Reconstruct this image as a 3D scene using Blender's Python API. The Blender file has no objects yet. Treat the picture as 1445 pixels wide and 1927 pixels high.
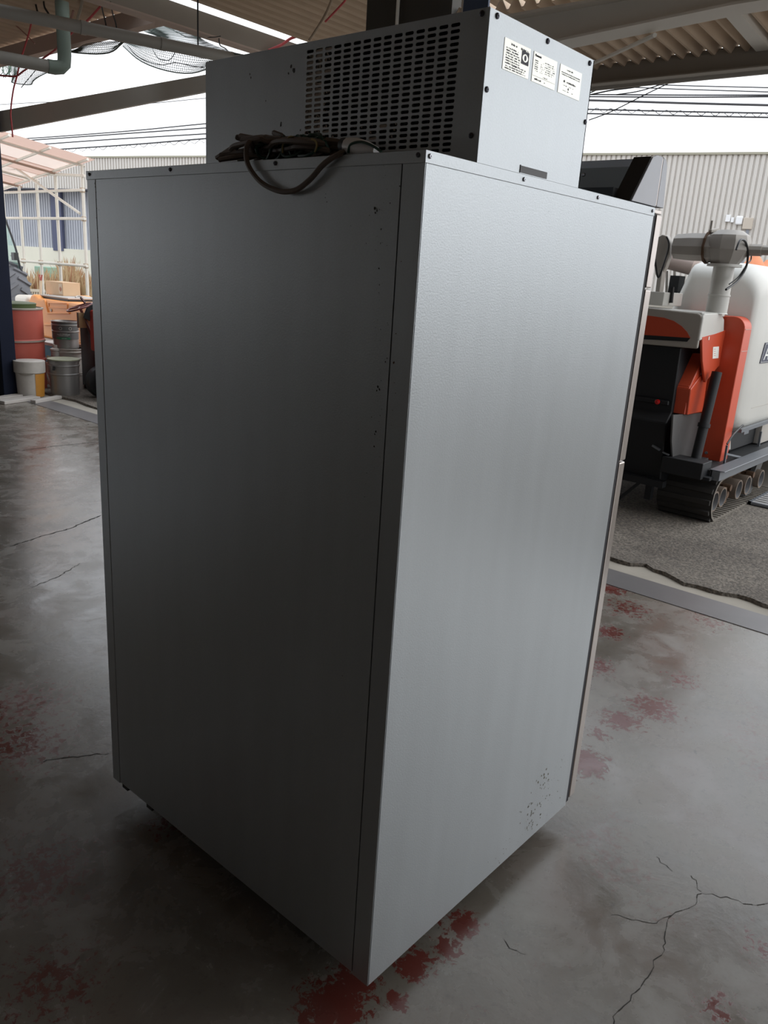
import bpy, bmesh, math, random
from math import pi, sin, cos, radians
from mathutils import Vector, Matrix

# ------------------------------------------------------------------ camera, world, lights, exposure
SC = bpy.context.scene
COL = SC.collection
CAMLOC = Vector((-0.916, -0.742, 1.359))
FPX = 1484.55
ROT = ((0.659, -0.750, 0.061), (-0.179, -0.234, -0.956), (0.731, 0.619, -0.288))  # right, down, forward
fwd = Vector(ROT[2]).normalized()
rgt = Vector(ROT[0]); rgt = (rgt - fwd * rgt.dot(fwd)).normalized()
dwn = fwd.cross(rgt).normalized()
cam_d = bpy.data.cameras.new('camera'); cam = bpy.data.objects.new('camera', cam_d); COL.objects.link(cam)
cam.matrix_world = Matrix(((rgt.x, -dwn.x, -fwd.x, CAMLOC.x), (rgt.y, -dwn.y, -fwd.y, CAMLOC.y),
                           (rgt.z, -dwn.z, -fwd.z, CAMLOC.z), (0, 0, 0, 1)))
cam_d.sensor_fit = 'HORIZONTAL'; cam_d.sensor_width = 36.0
cam_d.lens = 36.0 * FPX / 1445.0
cam_d.clip_start = 0.05; cam_d.clip_end = 300
SC.camera = cam

SKY_STRENGTH = 1.25
SUN_STRENGTH = 1.0
EXPOSURE = 0.45
w = bpy.data.worlds.new('World'); SC.world = w; w.use_nodes = True
nt = w.node_tree; nt.nodes.clear()
wo = nt.nodes.new('ShaderNodeOutputWorld'); wb = nt.nodes.new('ShaderNodeBackground')
tc = nt.nodes.new('ShaderNodeTexCoord'); sx = nt.nodes.new('ShaderNodeSeparateXYZ'); rp = nt.nodes.new('ShaderNodeValToRGB')
nt.links.new(tc.outputs['Generated'], sx.inputs[0]); nt.links.new(sx.outputs['Z'], rp.inputs[0])
rp.color_ramp.elements[0].position = 0.0; rp.color_ramp.elements[0].color = (0.95, 0.955, 0.97, 1)
rp.color_ramp.elements[1].position = 0.6; rp.color_ramp.elements[1].color = (0.84, 0.91, 1.0, 1)
nt.links.new(rp.outputs[0], wb.inputs['Color']); wb.inputs['Strength'].default_value = SKY_STRENGTH
nt.links.new(wb.outputs[0], wo.inputs['Surface'])

sun_d = bpy.data.lights.new('hazy_sun', 'SUN'); sun = bpy.data.objects.new('hazy_sun', sun_d); COL.objects.link(sun)
sun_d.energy = SUN_STRENGTH; sun_d.angle = radians(70); sun_d.color = (1.0, 0.97, 0.92)
sun.rotation_euler = Vector((-0.55, 0.70, -0.72)).to_track_quat('-Z', 'Y').to_euler()
sun.location = (3, -8, 9)

SC.view_settings.view_transform = 'Standard'; SC.view_settings.look = 'None'
SC.view_settings.exposure = EXPOSURE; SC.view_settings.gamma = 1.0
SC.view_settings.use_curve_mapping = False
try:
    SC.cycles.use_denoising = True
    SC.cycles.max_bounces = 8
    SC.cycles.diffuse_bounces = 5
    SC.cycles.sample_clamp_indirect = 6
except Exception:
    pass

# ------------------------------------------------------------------ measuring helpers (1445x1927 photo frame)
def ray(u, v):
    return (rgt * ((u - 722.5) / FPX) + dwn * ((v - 963.5) / FPX) + fwd).normalized()
def onx(u, v, x):
    d = ray(u, v); return CAMLOC + d * ((x - CAMLOC.x) / d.x)
def ony(u, v, y):
    d = ray(u, v); return CAMLOC + d * ((y - CAMLOC.y) / d.y)
def onz(u, v, z=0.0):
    d = ray(u, v); return CAMLOC + d * ((z - CAMLOC.z) / d.z)
def atd(u, v, dist):
    d = ray(u, v); return CAMLOC + d * (dist / math.hypot(d.x, d.y))

# ------------------------------------------------------------------ materials
MATS = {}
def mat(name, col, rough=0.5, metal=0.0, bump=0.0, bscale=60, var=0.0, vscale=8, spec=None, detail=4, stretch=None):
    if name in MATS: return MATS[name]
    m = bpy.data.materials.new(name); m.use_nodes = True; t = m.node_tree; b = t.nodes['Principled BSDF']
    b.inputs['Roughness'].default_value = rough; b.inputs['Metallic'].default_value = metal
    if spec is not None: b.inputs['Specular IOR Level'].default_value = spec
    tcn = t.nodes.new('ShaderNodeTexCoord'); mp = t.nodes.new('ShaderNodeMapping')
    t.links.new(tcn.outputs['Object'], mp.inputs[0])
    if stretch: mp.inputs['Scale'].default_value = stretch
    nz = t.nodes.new('ShaderNodeTexNoise'); nz.inputs['Scale'].default_value = vscale; nz.inputs['Detail'].default_value = detail
    t.links.new(mp.outputs[0], nz.inputs['Vector'])
    mx = t.nodes.new('ShaderNodeMix'); mx.data_type = 'RGBA'
    k = 1 - var; k2 = 1 + var
    mx.inputs[6].default_value = (col[0]*k, col[1]*k, col[2]*k, 1)
    mx.inputs[7].default_value = (min(1, col[0]*k2), min(1, col[1]*k2), min(1, col[2]*k2), 1)
    t.links.new(nz.outputs['Fac'], mx.inputs[0]); t.links.new(mx.outputs[2], b.inputs['Base Color'])
    if bump:
        n2 = t.nodes.new('ShaderNodeTexNoise'); n2.inputs['Scale'].default_value = bscale; n2.inputs['Detail'].default_value = 3
        t.links.new(mp.outputs[0], n2.inputs['Vector'])
        bp = t.nodes.new('ShaderNodeBump'); bp.inputs['Strength'].default_value = bump; bp.inputs['Distance'].default_value = 0.002
        t.links.new(n2.outputs['Fac'], bp.inputs['Height']); t.links.new(bp.outputs[0], b.inputs['Normal'])
    MATS[name] = m
    return m
def srgb(r, g, b):
    f = lambda c: (c/255/12.92) if c <= 10 else ((c/255+0.055)/1.055)**2.4
    return (f(r), f(g), f(b))

def floor_material():
    m = bpy.data.materials.new('worn_concrete'); m.use_nodes = True; t = m.node_tree; b = t.nodes['Principled BSDF']
    N = t.nodes.new; L = t.links.new
    g = N('ShaderNodeNewGeometry')
    def noise(scale, detail=5, rough=0.6, dist=0.0):
        n = N('ShaderNodeTexNoise'); n.inputs['Scale'].default_value = scale; n.inputs['Detail'].default_value = detail
        n.inputs['Roughness'].default_value = rough; n.inputs['Distortion'].default_value = dist
        L(g.outputs['Position'], n.inputs['Vector']); return n.outputs['Fac']
    def math_(op, a, c=None, clamp=False):
        n = N('ShaderNodeMath'); n.operation = op; n.use_clamp = clamp
        for i, v in enumerate((a, c)):
            if v is None: continue
            if isinstance(v, (int, float)): n.inputs[i].default_value = v
            else: L(v, n.inputs[i])
        return n.outputs[0]
    def ramp(f, a, bb):
        n = N('ShaderNodeMapRange'); n.inputs[1].default_value = a; n.inputs[2].default_value = bb; n.clamp = True
        L(f, n.inputs[0]); return n.outputs[0]
    def mix(f, a, c):
        n = N('ShaderNodeMix'); n.data_type = 'RGBA'
        L(f, n.inputs[0])
        for i, v in ((6, a), (7, c)):
            if isinstance(v, tuple): n.inputs[i].default_value = (*v, 1)
            else: L(v, n.inputs[i])
        return n.outputs[2]
    big = noise(1.3, 6, 0.62); med = noise(6, 6, 0.65, 0.4); fine = noise(40, 4, 0.7); vf = noise(160, 2)
    base = mix(ramp(big, 0.35, 0.65), (0.135, 0.118, 0.096), (0.215, 0.195, 0.166))
    base = mix(ramp(med, 0.46, 0.7), base, (0.26, 0.243, 0.215))
    base = mix(math_('MULTIPLY', ramp(fine, 0.56, 0.72), 0.45), base, (0.07, 0.063, 0.055))
    # remains of red floor paint
    blobs = FLOOR_RED
    acc = None
    for (x, y, r, s) in blobs:
        d = N('ShaderNodeVectorMath'); d.operation = 'DISTANCE'; L(g.outputs['Position'], d.inputs[0]); d.inputs[1].default_value = (x, y, 0)
        v = ramp(d.outputs['Value'], r, r*0.15)
        v = math_('MULTIPLY', v, s)
        acc = v if acc is None else math_('MAXIMUM', acc, v)
    rag = noise(46, 7, 0.74, 0.5)
    red1 = ramp(math_('ADD', acc, math_('MULTIPLY', math_('SUBTRACT', rag, 0.5), 2.9)), 0.50, 0.60)
    zone = ramp(noise(1.9, 3), 0.5, 0.68)
    red2 = math_('MULTIPLY', ramp(math_('ADD', math_('MULTIPLY', zone, 0.22), rag), 0.70, 0.80), 0.45)
    faint = math_('MULTIPLY', ramp(noise(2.6, 5, 0.6), 0.48, 0.72), 0.28)
    base = mix(faint, base, (0.165, 0.092, 0.082))
    base = mix(red2, base, (0.16, 0.045, 0.036))
    base = mix(math_('MULTIPLY', red1, 0.92), base, (0.135, 0.026, 0.019))
    # oil spots
    vo = N('ShaderNodeTexVoronoi'); vo.inputs['Scale'].default_value = 5.0; vo.inputs['Randomness'].default_value = 1.0
    wv = N('ShaderNodeVectorMath'); wv.operation = 'ADD'; L(g.outputs['Position'], wv.inputs[0])
    nn = N('ShaderNodeTexNoise'); nn.inputs['Scale'].default_value = 22; L(g.outputs['Position'], nn.inputs['Vector'])
    sc_ = N('ShaderNodeVectorMath'); sc_.operation = 'SCALE'; sc_.inputs['Scale'].default_value = 0.07; L(nn.outputs['Color'], sc_.inputs[0]); L(sc_.outputs[0], wv.inputs[1])
    L(wv.outputs[0], vo.inputs['Vector'])
    spot = math_('MULTIPLY', ramp(vo.outputs['Distance'], 0.075, 0.045), ramp(big, 0.44, 0.58))
    base = mix(math_('MULTIPLY', spot, 0.7), base, (0.045, 0.04, 0.036))
    vo2 = N('ShaderNodeTexVoronoi'); vo2.inputs['Scale'].default_value = 19.0; L(wv.outputs[0], vo2.inputs['Vector'])
    spot2 = math_('MULTIPLY', ramp(vo2.outputs['Distance'], 0.10, 0.06), ramp(med, 0.48, 0.6))
    base = mix(math_('MULTIPLY', spot2, 0.55), base, (0.06, 0.05, 0.044))
    L(base, b.inputs['Base Color'])
    rr = N('ShaderNodeMapRange'); rr.inputs[1].default_value = 0.3; rr.inputs[2].default_value = 0.7
    rr.inputs[3].default_value = 0.13; rr.inputs[4].default_value = 0.38; b.inputs['Specular IOR Level'].default_value = 1.0
    L(med, rr.inputs[0]); L(rr.outputs[0], b.inputs['Roughness'])
    bp = N('ShaderNodeBump'); bp.inputs['Strength'].default_value = 0.12; bp.inputs['Distance'].default_value = 0.004
    hh = math_('ADD', math_('MULTIPLY', med, 1.6), math_('MULTIPLY', fine, 0.5))
    hh = math_('ADD', hh, math_('MULTIPLY', red1, 0.3))
    L(hh, bp.inputs['Height']); L(bp.outputs[0], b.inputs['Normal'])
    return m

FLOOR_RED = [(-0.04, 0.05, 0.12, 1.0), (0.03, 0.06, 0.09, 1.0), (0.15, 0.0, 0.07, .95), (0.23, -0.02, 0.06, .85), (0.31, -0.01, 0.07, .9),
             (1.07, 0.10, 0.13, 1.0), (2.47, 0.68, 0.16, .8), (2.3, 0.52, 0.22, .60), (2.0, 0.46, 0.12, .8),
             (1.54, 0.08, 0.16, .80), (1.38, 0.12, 0.12, .85), (1.68, 0.36, 0.13, .7), (2.45, 0.2, 0.2, .5), (1.82, 0.08, 0.15, .55), (1.25, .14, .08, .6),
             (0.06, -0.03, 0.04, .9), (-0.06, 1.29, 0.28, .62), (0.04, 1.5, 0.3, .58), (-0.38, 0.48, 0.2, .55), (-0.26, 0.77, 0.25, .6),
             (0.5, -0.5, 0.09, .6), (0.05, 0.72, 0.12, .6), (0.72, -0.53, 0.10, .55)]

def ground_material():
    m = bpy.data.materials.new('rough_asphalt'); m.use_nodes = True; t = m.node_tree; b = t.nodes['Principled BSDF']
    N = t.nodes.new; L = t.links.new
    g = N('ShaderNodeNewGeometry')
    n1 = N('ShaderNodeTexNoise'); n1.inputs['Scale'].default_value = 2.2; n1.inputs['Detail'].default_value = 6; L(g.outputs['Position'], n1.inputs['Vector'])
    n2 = N('ShaderNodeTexNoise'); n2.inputs['Scale'].default_value = 70; n2.inputs['Detail'].default_value = 4; L(g.outputs['Position'], n2.inputs['Vector'])
    r1 = N('ShaderNodeValToRGB'); r1.color_ramp.elements[0].position = .35; r1.color_ramp.elements[1].position = .7
    r1.color_ramp.elements[0].color = (0.115, 0.10, 0.085, 1); r1.color_ramp.elements[1].color = (0.19, 0.17, 0.145, 1); L(n1.outputs['Fac'], r1.inputs[0])
    r2 = N('ShaderNodeValToRGB'); r2.color_ramp.elements[0].position = .38; r2.color_ramp.elements[1].position = .62
    r2.color_ramp.elements[0].color = (0.55, 0.54, 0.53, 1); r2.color_ramp.elements[1].color = (1.25, 1.22, 1.18, 1); L(n2.outputs['Fac'], r2.inputs[0])
    mx = N('ShaderNodeMix'); mx.data_type = 'RGBA'; mx.blend_type = 'MULTIPLY'; mx.inputs[0].default_value = 1
    L(r1.outputs[0], mx.inputs[6]); L(r2.outputs[0], mx.inputs[7]); L(mx.outputs[2], b.inputs['Base Color'])
    b.inputs['Roughness'].default_value = 0.85
    bp = N('ShaderNodeBump'); bp.inputs['Strength'].default_value = 0.8; bp.inputs['Distance'].default_value = 0.01
    L(n2.outputs['Fac'], bp.inputs['Height']); L(bp.outputs[0], b.inputs['Normal'])
    return m

def galvanised(name, col, rough, metal, bump):
    """embossed galvanised sheet with fine spangle and faint vertical wipe streaks"""
    m = bpy.data.materials.new(name); m.use_nodes = True; t = m.node_tree; b = t.nodes['Principled BSDF']
    N = t.nodes.new; L = t.links.new
    g = N('ShaderNodeNewGeometry')
    mp = N('ShaderNodeMapping'); mp.inputs['Scale'].default_value = (9, 9, 1.1); L(g.outputs['Position'], mp.inputs[0])
    st = N('ShaderNodeTexNoise'); st.inputs['Scale'].default_value = 2.0; st.inputs['Detail'].default_value = 5; L(mp.outputs[0], st.inputs['Vector'])
    sp = N('ShaderNodeTexNoise'); sp.inputs['Scale'].default_value = 330; sp.inputs['Detail'].default_value = 2; L(g.outputs['Position'], sp.inputs['Vector'])
    r = N('ShaderNodeValToRGB'); r.color_ramp.elements[0].position = .3; r.color_ramp.elements[1].position = .7
    r.color_ramp.elements[0].color = (col[0]*.94, col[1]*.94, col[2]*.94, 1); r.color_ramp.elements[1].color = (col[0]*1.05, col[1]*1.05, col[2]*1.05, 1)
    ad = N('ShaderNodeMath'); ad.operation = 'MULTIPLY_ADD'; ad.inputs[1].default_value = 0.45
    L(sp.outputs['Fac'], ad.inputs[0])
    m2 = N('ShaderNodeMath'); m2.operation = 'MULTIPLY'; m2.inputs[1].default_value = 0.55; L(st.outputs['Fac'], m2.inputs[0]); L(m2.outputs[0], ad.inputs[2])
    L(ad.outputs[0], r.inputs[0]); L(r.outputs[0], b.inputs['Base Color'])
    b.inputs['Metallic'].default_value = metal
    rr = N('ShaderNodeMapRange'); rr.inputs[3].default_value = rough-.02; rr.inputs[4].default_value = rough+.04; L(st.outputs['Fac'], rr.inputs[0]); L(rr.outputs[0], b.inputs['Roughness'])
    bp = N('ShaderNodeBump'); bp.inputs['Strength'].default_value = bump; bp.inputs['Distance'].default_value = 0.0006
    L(sp.outputs['Fac'], bp.inputs['Height']); L(bp.outputs[0], b.inputs['Normal'])
    return m

def glass_mat(name, col, alpha=0.35):
    m = bpy.data.materials.new(name); m.use_nodes = True; b = m.node_tree.nodes['Principled BSDF']
    b.inputs['Base Color'].default_value = (*col, 1); b.inputs['Roughness'].default_value = 0.05; b.inputs['Alpha'].default_value = alpha
    return m
def sheet_mat(name, col):
    m = bpy.data.materials.new(name); m.use_nodes = True; t = m.node_tree; b = t.nodes['Principled BSDF']
    b.inputs['Base Color'].default_value = (*col, 1); b.inputs['Roughness'].default_value = 0.4
    tr = t.nodes.new('ShaderNodeBsdfTranslucent'); tr.inputs[0].default_value = (*col, 1)
    mx = t.nodes.new('ShaderNodeMixShader'); mx.inputs[0].default_value = 0.75
    t.links.new(b.outputs[0], mx.inputs[1]); t.links.new(tr.outputs[0], mx.inputs[2])
    t.links.new(mx.outputs[0], t.nodes['Material Output'].inputs['Surface'])
    return m

GALV = galvanised('galvanised_sheet', (0.52, 0.555, 0.58), 0.38, 0.74, 0.35)
STEEL = mat('brushed_stainless', (0.55, 0.50, 0.47), 0.28, 0.9, var=.05)
BLACKM = mat('black_satin', (0.018, 0.019, 0.021), 0.45, var=.2)
GASKET = mat('black_gasket', (0.015, 0.015, 0.022), 0.6)
GRIME = mat('grime', (0.03, 0.027, 0.024), 0.8)
DUST = mat('dust_brown', (0.42, 0.35, 0.30), 0.9, var=.4, vscale=90)
LABELW = mat('label_white', (.84, .85, .80), 0.5, var=.04)
FOIL = mat('pale_foil_label', (.93, .93, .86), 0.42, 0.7, var=.03)
INK = mat('label_ink', srgb(95, 95, 105), 0.6)
SCREW = mat('screw_dark', (0.10, 0.10, 0.12), 0.35, 0.8)
SCREWL = mat('screw_bright', (0.45, 0.46, 0.5), 0.3, 0.85)

# ------------------------------------------------------------------ builders
WORLD = {}
def props(o, label=None, cat=None, group=None, kind=None):
    if label: o['label'] = label
    if cat: o['category'] = cat
    if group: o['group'] = group
    if kind: o['kind'] = kind
    return o
def thing(name, loc, label, cat, group=None):
    o = bpy.data.objects.new(name, None); COL.objects.link(o); o.empty_display_size = 0.1
    o.location = loc; WORLD[o] = Vector(loc)
    return props(o, label, cat, group)

class B:
    def __init__(s): s.v = []; s.f = []; s.m = []
    def add(s, vs, fs, m=0):
        n = len(s.v); s.v += [Vector(v) for v in vs]
        for f in fs: s.f.append([n+i for i in f]); s.m.append(m)
        return s
    def box(s, x0, x1, y0, y1, z0, z1, m=0):
        return s.add([(x0,y0,z0),(x1,y0,z0),(x1,y1,z0),(x0,y1,z0),(x0,y0,z1),(x1,y0,z1),(x1,y1,z1),(x0,y1,z1)],
                     [(0,3,2,1),(4,5,6,7),(0,1,5,4),(1,2,6,5),(2,3,7,6),(3,0,4,7)], m)
    def bar(s, p0, p1, wd, ht, m=0, up=(0,0,1)):
        p0, p1 = Vector(p0), Vector(p1); d = (p1-p0).normalized(); u = Vector(up)
        sd = d.cross(u)
        if sd.length < 1e-4: sd = d.cross(Vector((1,0,0)))
        sd.normalize(); u = sd.cross(d).normalized()
        c = []
        for p in (p0, p1):
            for a, b_ in ((-1,-1),(1,-1),(1,1),(-1,1)): c.append(p + sd*a*wd/2 + u*b_*ht/2)
        return s.add(c, [(0,3,2,1),(4,5,6,7),(0,1,5,4),(1,2,6,5),(2,3,7,6),(3,0,4,7)], m)
    def tube(s, pts, r, n=8, m=0, closed=False):
        pts = [Vector(p) for p in pts]; k = len(pts)
        rs = r if isinstance(r, (list, tuple)) else [r]*k
        t0 = (pts[1]-pts[0]).normalized(); a = Vector((0,0,1)) if abs(t0.z) < .9 else Vector((1,0,0))
        nrm = (a - t0*a.dot(t0)).normalized(); vs = []
        for i, p in enumerate(pts):
            t = (pts[min(i+1,k-1)] - pts[max(i-1,0)])
            if closed: t = pts[(i+1)%k] - pts[i-1]
            t.normalize(); nrm = (nrm - t*nrm.dot(t)).normalized(); bn = t.cross(nrm)
            for j in range(n):
                an = 2*pi*j/n; vs.append(p + (nrm*cos(an)+bn*sin(an))*rs[i])
        fs = []
        for i in range(k if closed else k-1):
            for j in range(n):
                i2 = (i+1) % k
                fs.append((i*n+j, i*n+(j+1)%n, i2*n+(j+1)%n, i2*n+j))
        if not closed: fs += [tuple(range(n-1,-1,-1)), tuple((k-1)*n+j for j in range(n))]
        return s.add(vs, fs, m)
    def lathe(s, prof, c=(0,0,0), n=32, m=0, axis='z', mats=None):
        vs = []; c = Vector(c)
        for (r, h) in prof:
            for j in range(n):
                a = 2*pi*j/n
                q = {'z': (r*cos(a), r*sin(a), h), 'x': (h, r*cos(a), r*sin(a)), 'y': (r*cos(a), h, r*sin(a))}[axis]
                vs.append(c + Vector(q))
        base = len(s.v); s.v += vs
        for i in range(len(prof)-1):
            for j in range(n):
                s.f.append([base+i*n+j, base+i*n+(j+1)%n, base+(i+1)*n+(j+1)%n, base+(i+1)*n+j]); s.m.append(mats[i] if mats else m)
        if prof[0][0] > 1e-6: s.f.append([base+j for j in range(n)]); s.m.append(mats[0] if mats else m)
        if prof[-1][0] > 1e-6: s.f.append([base+(len(prof)-1)*n+j for j in range(n)]); s.m.append(mats[-1] if mats else m)
        return s
    def prism(s, poly, axis, a0, a1, m=0):
        def P(p, a): return {'x': (a, p[0], p[1]), 'y': (p[0], a, p[1]), 'z': (p[0], p[1], a)}[axis]
        n = len(poly)
        vs = [P(p, a0) for p in poly] + [P(p, a1) for p in poly]
        fs = [tuple(range(n)), tuple(range(2*n-1, n-1, -1))] + [(i, (i+1)%n, n+(i+1)%n, n+i) for i in range(n)]
        return s.add(vs, fs, m)
    def plate(s, pts, thick, m=0):
        """3-D polygon given thickness along its own normal"""
        pts = [Vector(p) for p in pts]; nr = Vector((0,0,0))
        for i in range(len(pts)): nr += pts[i].cross(pts[(i+1)%len(pts)])
        nr.normalize(); n = len(pts)
        return s.add(pts + [p + nr*thick for p in pts],
                     [tuple(range(n-1,-1,-1)), tuple(range(n, 2*n))] + [(i,(i+1)%n,n+(i+1)%n,n+i) for i in range(n)], m)
    def quad(s, a, b, c, d, m=0): return s.add([a,b,c,d], [(0,1,2,3)], m)
    def disc(s, c, r, axis, n=12, m=0, jit=0):
        c = Vector(c); vs = []
        for j in range(n):
            a = 2*pi*j/n; rr = r*(1+random.uniform(-jit, jit))
            vs.append(c + Vector({'x': (0, rr*cos(a), rr*sin(a)), 'y': (rr*cos(a), 0, rr*sin(a)), 'z': (rr*cos(a), rr*sin(a), 0)}[axis]))
        return s.add(vs, [tuple(range(n))], m)
    def build(s, name, mats, parent=None, smooth=False, bevel=0, seg=2, label=None, cat=None, group=None, kind=None, recalc=True, angle=40):
        if not isinstance(mats, (list, tuple)): mats = [mats]
        if parent is not None: off = WORLD[parent]
        else:
            xs = [v.x for v in s.v]; ys = [v.y for v in s.v]; zs = [v.z for v in s.v]
            off = Vector(((min(xs)+max(xs))/2, (min(ys)+max(ys))/2, min(zs)))
        me = bpy.data.meshes.new(name)
        me.from_pydata([v - off for v in s.v], [], s.f)
        for mm in mats: me.materials.append(mm)
        for i, p in enumerate(me.polygons): p.material_index = min(s.m[i], len(mats)-1)
        if recalc:
            bm = bmesh.new(); bm.from_mesh(me); bmesh.ops.recalc_face_normals(bm, faces=bm.faces); bm.to_mesh(me); bm.free()
        o = bpy.data.objects.new(name, me); COL.objects.link(o)
        if parent is not None: o.parent = parent
        else: o.location = off
        WORLD[o] = off
        if smooth:
            for p in me.polygons: p.use_smooth = True
            if angle < 180:
                try: me.set_sharp_from_angle(angle=radians(angle))
                except Exception: pass
        if bevel:
            bv = o.modifiers.new('bevel', 'BEVEL'); bv.width = bevel; bv.segments = seg; bv.limit_method = 'ANGLE'; bv.angle_limit = radians(35)
            if smooth or seg > 1:
                for p in me.polygons: p.use_smooth = True
                bv.harden_normals = True
        return props(o, label, cat, group, kind)

def dup(o, loc, label=None):
    c = o.copy(); COL.objects.link(c); d = Vector(loc)
    c.location = d; WORLD[c] = d
    if label: c['label'] = label
    for ch in o.children:
        k = ch.copy(); COL.objects.link(k); k.parent = c; WORLD[k] = d
        for g in ch.children:
            q = g.copy(); COL.objects.link(q); q.parent = k; WORLD[q] = d
    return c
def text_mesh(body, size, name='t'):
    cu = bpy.data.curves.new(name, 'FONT'); cu.body = body; cu.size = size; cu.extrude = 0.0004; cu.align_x = 'CENTER'; cu.align_y = 'CENTER'
    o = bpy.data.objects.new(name, cu); COL.objects.link(o)
    dg = bpy.context.evaluated_depsgraph_get(); me = bpy.data.meshes.new_from_object(o.evaluated_get(dg))
    bpy.data.objects.remove(o); return me
def text_obj(body, size, m, parent, name, pos, xdir, ydir, sx=1.0):
    me = text_mesh(body, size); me.materials.append(m)
    o = bpy.data.objects.new(name, me); COL.objects.link(o)
    x = Vector(xdir).normalized(); y = Vector(ydir); y = (y - x*y.dot(x)).normalized(); z = x.cross(y)
    M = Matrix(((x.x*sx, y.x, z.x, 0), (x.y*sx, y.y, z.y, 0), (x.z*sx, y.z, z.z, 0), (0, 0, 0, 1)))
    me.transform(M); o.location = Vector(pos) - WORLD[parent]; o.parent = parent; WORLD[o] = Vector(pos)
    return o
def lerp(a, b, t): return a + (b-a)*t
def smooth_path(pts, n=8):
    """Catmull-Rom through the points"""
    pts = [Vector(p) for p in pts]; out = []
    for i in range(len(pts)-1):
        p0 = pts[max(i-1, 0)]; p1 = pts[i]; p2 = pts[i+1]; p3 = pts[min(i+2, len(pts)-1)]
        for k in range(n):
            t = k/n
            out.append(0.5*((2*p1) + (p2-p0)*t + (2*p0-5*p1+4*p2-p3)*t*t + (3*p1-p0-3*p2+p3)*t**3))
    out.append(pts[-1]); return out

random.seed(7)
# ================================================================== SETTING
FLOORM = floor_material(); ASPH = ground_material()
CONC = mat('pale_concrete', (0.36, 0.33, 0.28), 0.8, bump=.4, bscale=40, var=.18, vscale=5)
RAILM = mat('worn_steel_plate', (0.19, 0.18, 0.18), 0.42, 0.35, bump=.15, bscale=30, var=.25, vscale=4)
BEAMM = mat('grey_beam_paint', (0.74, 0.71, 0.65), 0.6, var=.08, vscale=3)
BEAMD = mat('brown_beam_paint', (0.30, 0.27, 0.23), 0.65, var=.15, vscale=3)
FLANGE = mat('pinkish_flange_primer', (0.52, 0.41, 0.35), 0.7, var=.12, vscale=6)
SLATE = mat('brown_roof_sheet', (0.58, 0.45, 0.33), 0.8, var=.18, vscale=4)
NAVY = mat('navy_paint', (0.006, 0.010, 0.026), 0.65, var=.2, spec=.2)
DARKW = mat('dark_wall_board', (0.055, 0.052, 0.045), 0.7, var=.15)
WALLM = mat('shed_wall_sheet', (0.42, 0.40, 0.37), 0.8, var=.15, vscale=2)

B().box(-7.2, 2.50, -6, 9.2, -0.15, 0).build('floor', FLOORM, kind='structure')
rail = B()
rail.box(2.50, 2.71, -6, 9.2, -0.1, 0.003)
rail.build('door_rail_sill', RAILM, kind='structure')
B().box(2.71, 3.2, -6, 9.2, -0.15, -0.002).build('kerb_concrete', CONC, kind='structure')

# asphalt yard with a broken near edge
gb = B()
rnd = random.Random(3)
ys = [-40, -20, -8, -3] + [-2 + 0.06*i for i in range(60)] + [1.7 + .25*i for i in range(36)] + [14, 30, 70]
def edge_x(y):
    e = 2.86 + 0.035*sin(y*7.1) + 0.02*sin(y*19+1)
    if -1.2 < y < 0.75: e = 2.80 + 0.055*max(0, (y-0.1))/0.6 + 0.03*sin(y*11) + 0.012*sin(y*37)
    return e + rnd.uniform(-.008, .008)
top, bot = [], []
for y in ys:
    x = edge_x(y); top.append((x, y)); bot.append(x)
vs = []; fs = []
for (x, y) in top:
    vs += [(x-.006, y, -0.004), (x, y, 0.014 + rnd.uniform(0, .006)), (x+0.25, y, 0.006), (75, y, 0.0)]
for i in range(len(top)-1):
    for k in range(3):
        a = i*4+k; fs.append((a, a+1, a+5, a+4))
gb.add(vs, fs); gb.build('ground_asphalt', ASPH, kind='structure')

# thin crack lines in the concrete floor
CRACK = mat('crack_line', (0.03, 0.027, 0.023), 0.9)
ck = B()
def crack(px, wd=0.0025):
    pts = [onz(u, v) for u, v in px]; r2 = random.Random(len(px)*13+int(px[0][0])); fine = []
    for i in range(len(pts)-1):
        n = max(3, int((pts[i+1]-pts[i]).length/0.012))
        for k in range(n):
            p = pts[i].lerp(pts[i+1], k/n); fine.append(p + Vector((r2.uniform(-1, 1), r2.uniform(-1, 1), 0))*0.005)
    fine.append(pts[-1])
    for i in range(len(fine)-1):
        d = (fine[i+1]-fine[i]); d = Vector((-d.y, d.x, 0)).normalized()*wd*r2.uniform(.25, .9)/2
        z = Vector((0, 0, 0.0006))
        ck.quad(fine[i]-d+z, fine[i+1]-d+z, fine[i+1]+d+z, fine[i]+d+z)
crack([(1318, 1680), (1365, 1688), (1420, 1705), (1445, 1700)])
crack([(1318, 1680), (1300, 1708), (1262, 1722), (1254, 1745), (1255, 1775), (1228, 1815), (1222, 1842), (1190, 1876), (1160, 1905), (1155, 1927)])
crack([(1318, 1680), (1312, 1660), (1300, 1648)], .002)
crack([(1262, 1722), (1235, 1738), (1190, 1732), (1150, 1722)], .002)
crack([(948, 1768), (965, 1788), (990, 1796)], .002)
crack([(20, 1028), (75, 1010), (130, 995), (190, 970)], .012)
crack([(40, 848), (100, 840), (180, 832)], .012)
crack([(60, 1105), (110, 1085), (150, 1060)], .006)
crack([(70, 1435), (110, 1428), (205, 1418)], .004)
crack([(1235, 1610), (1250, 1628), (1265, 1640)], .002)
ck.build('floor_cracks', CRACK, kind='structure')

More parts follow.
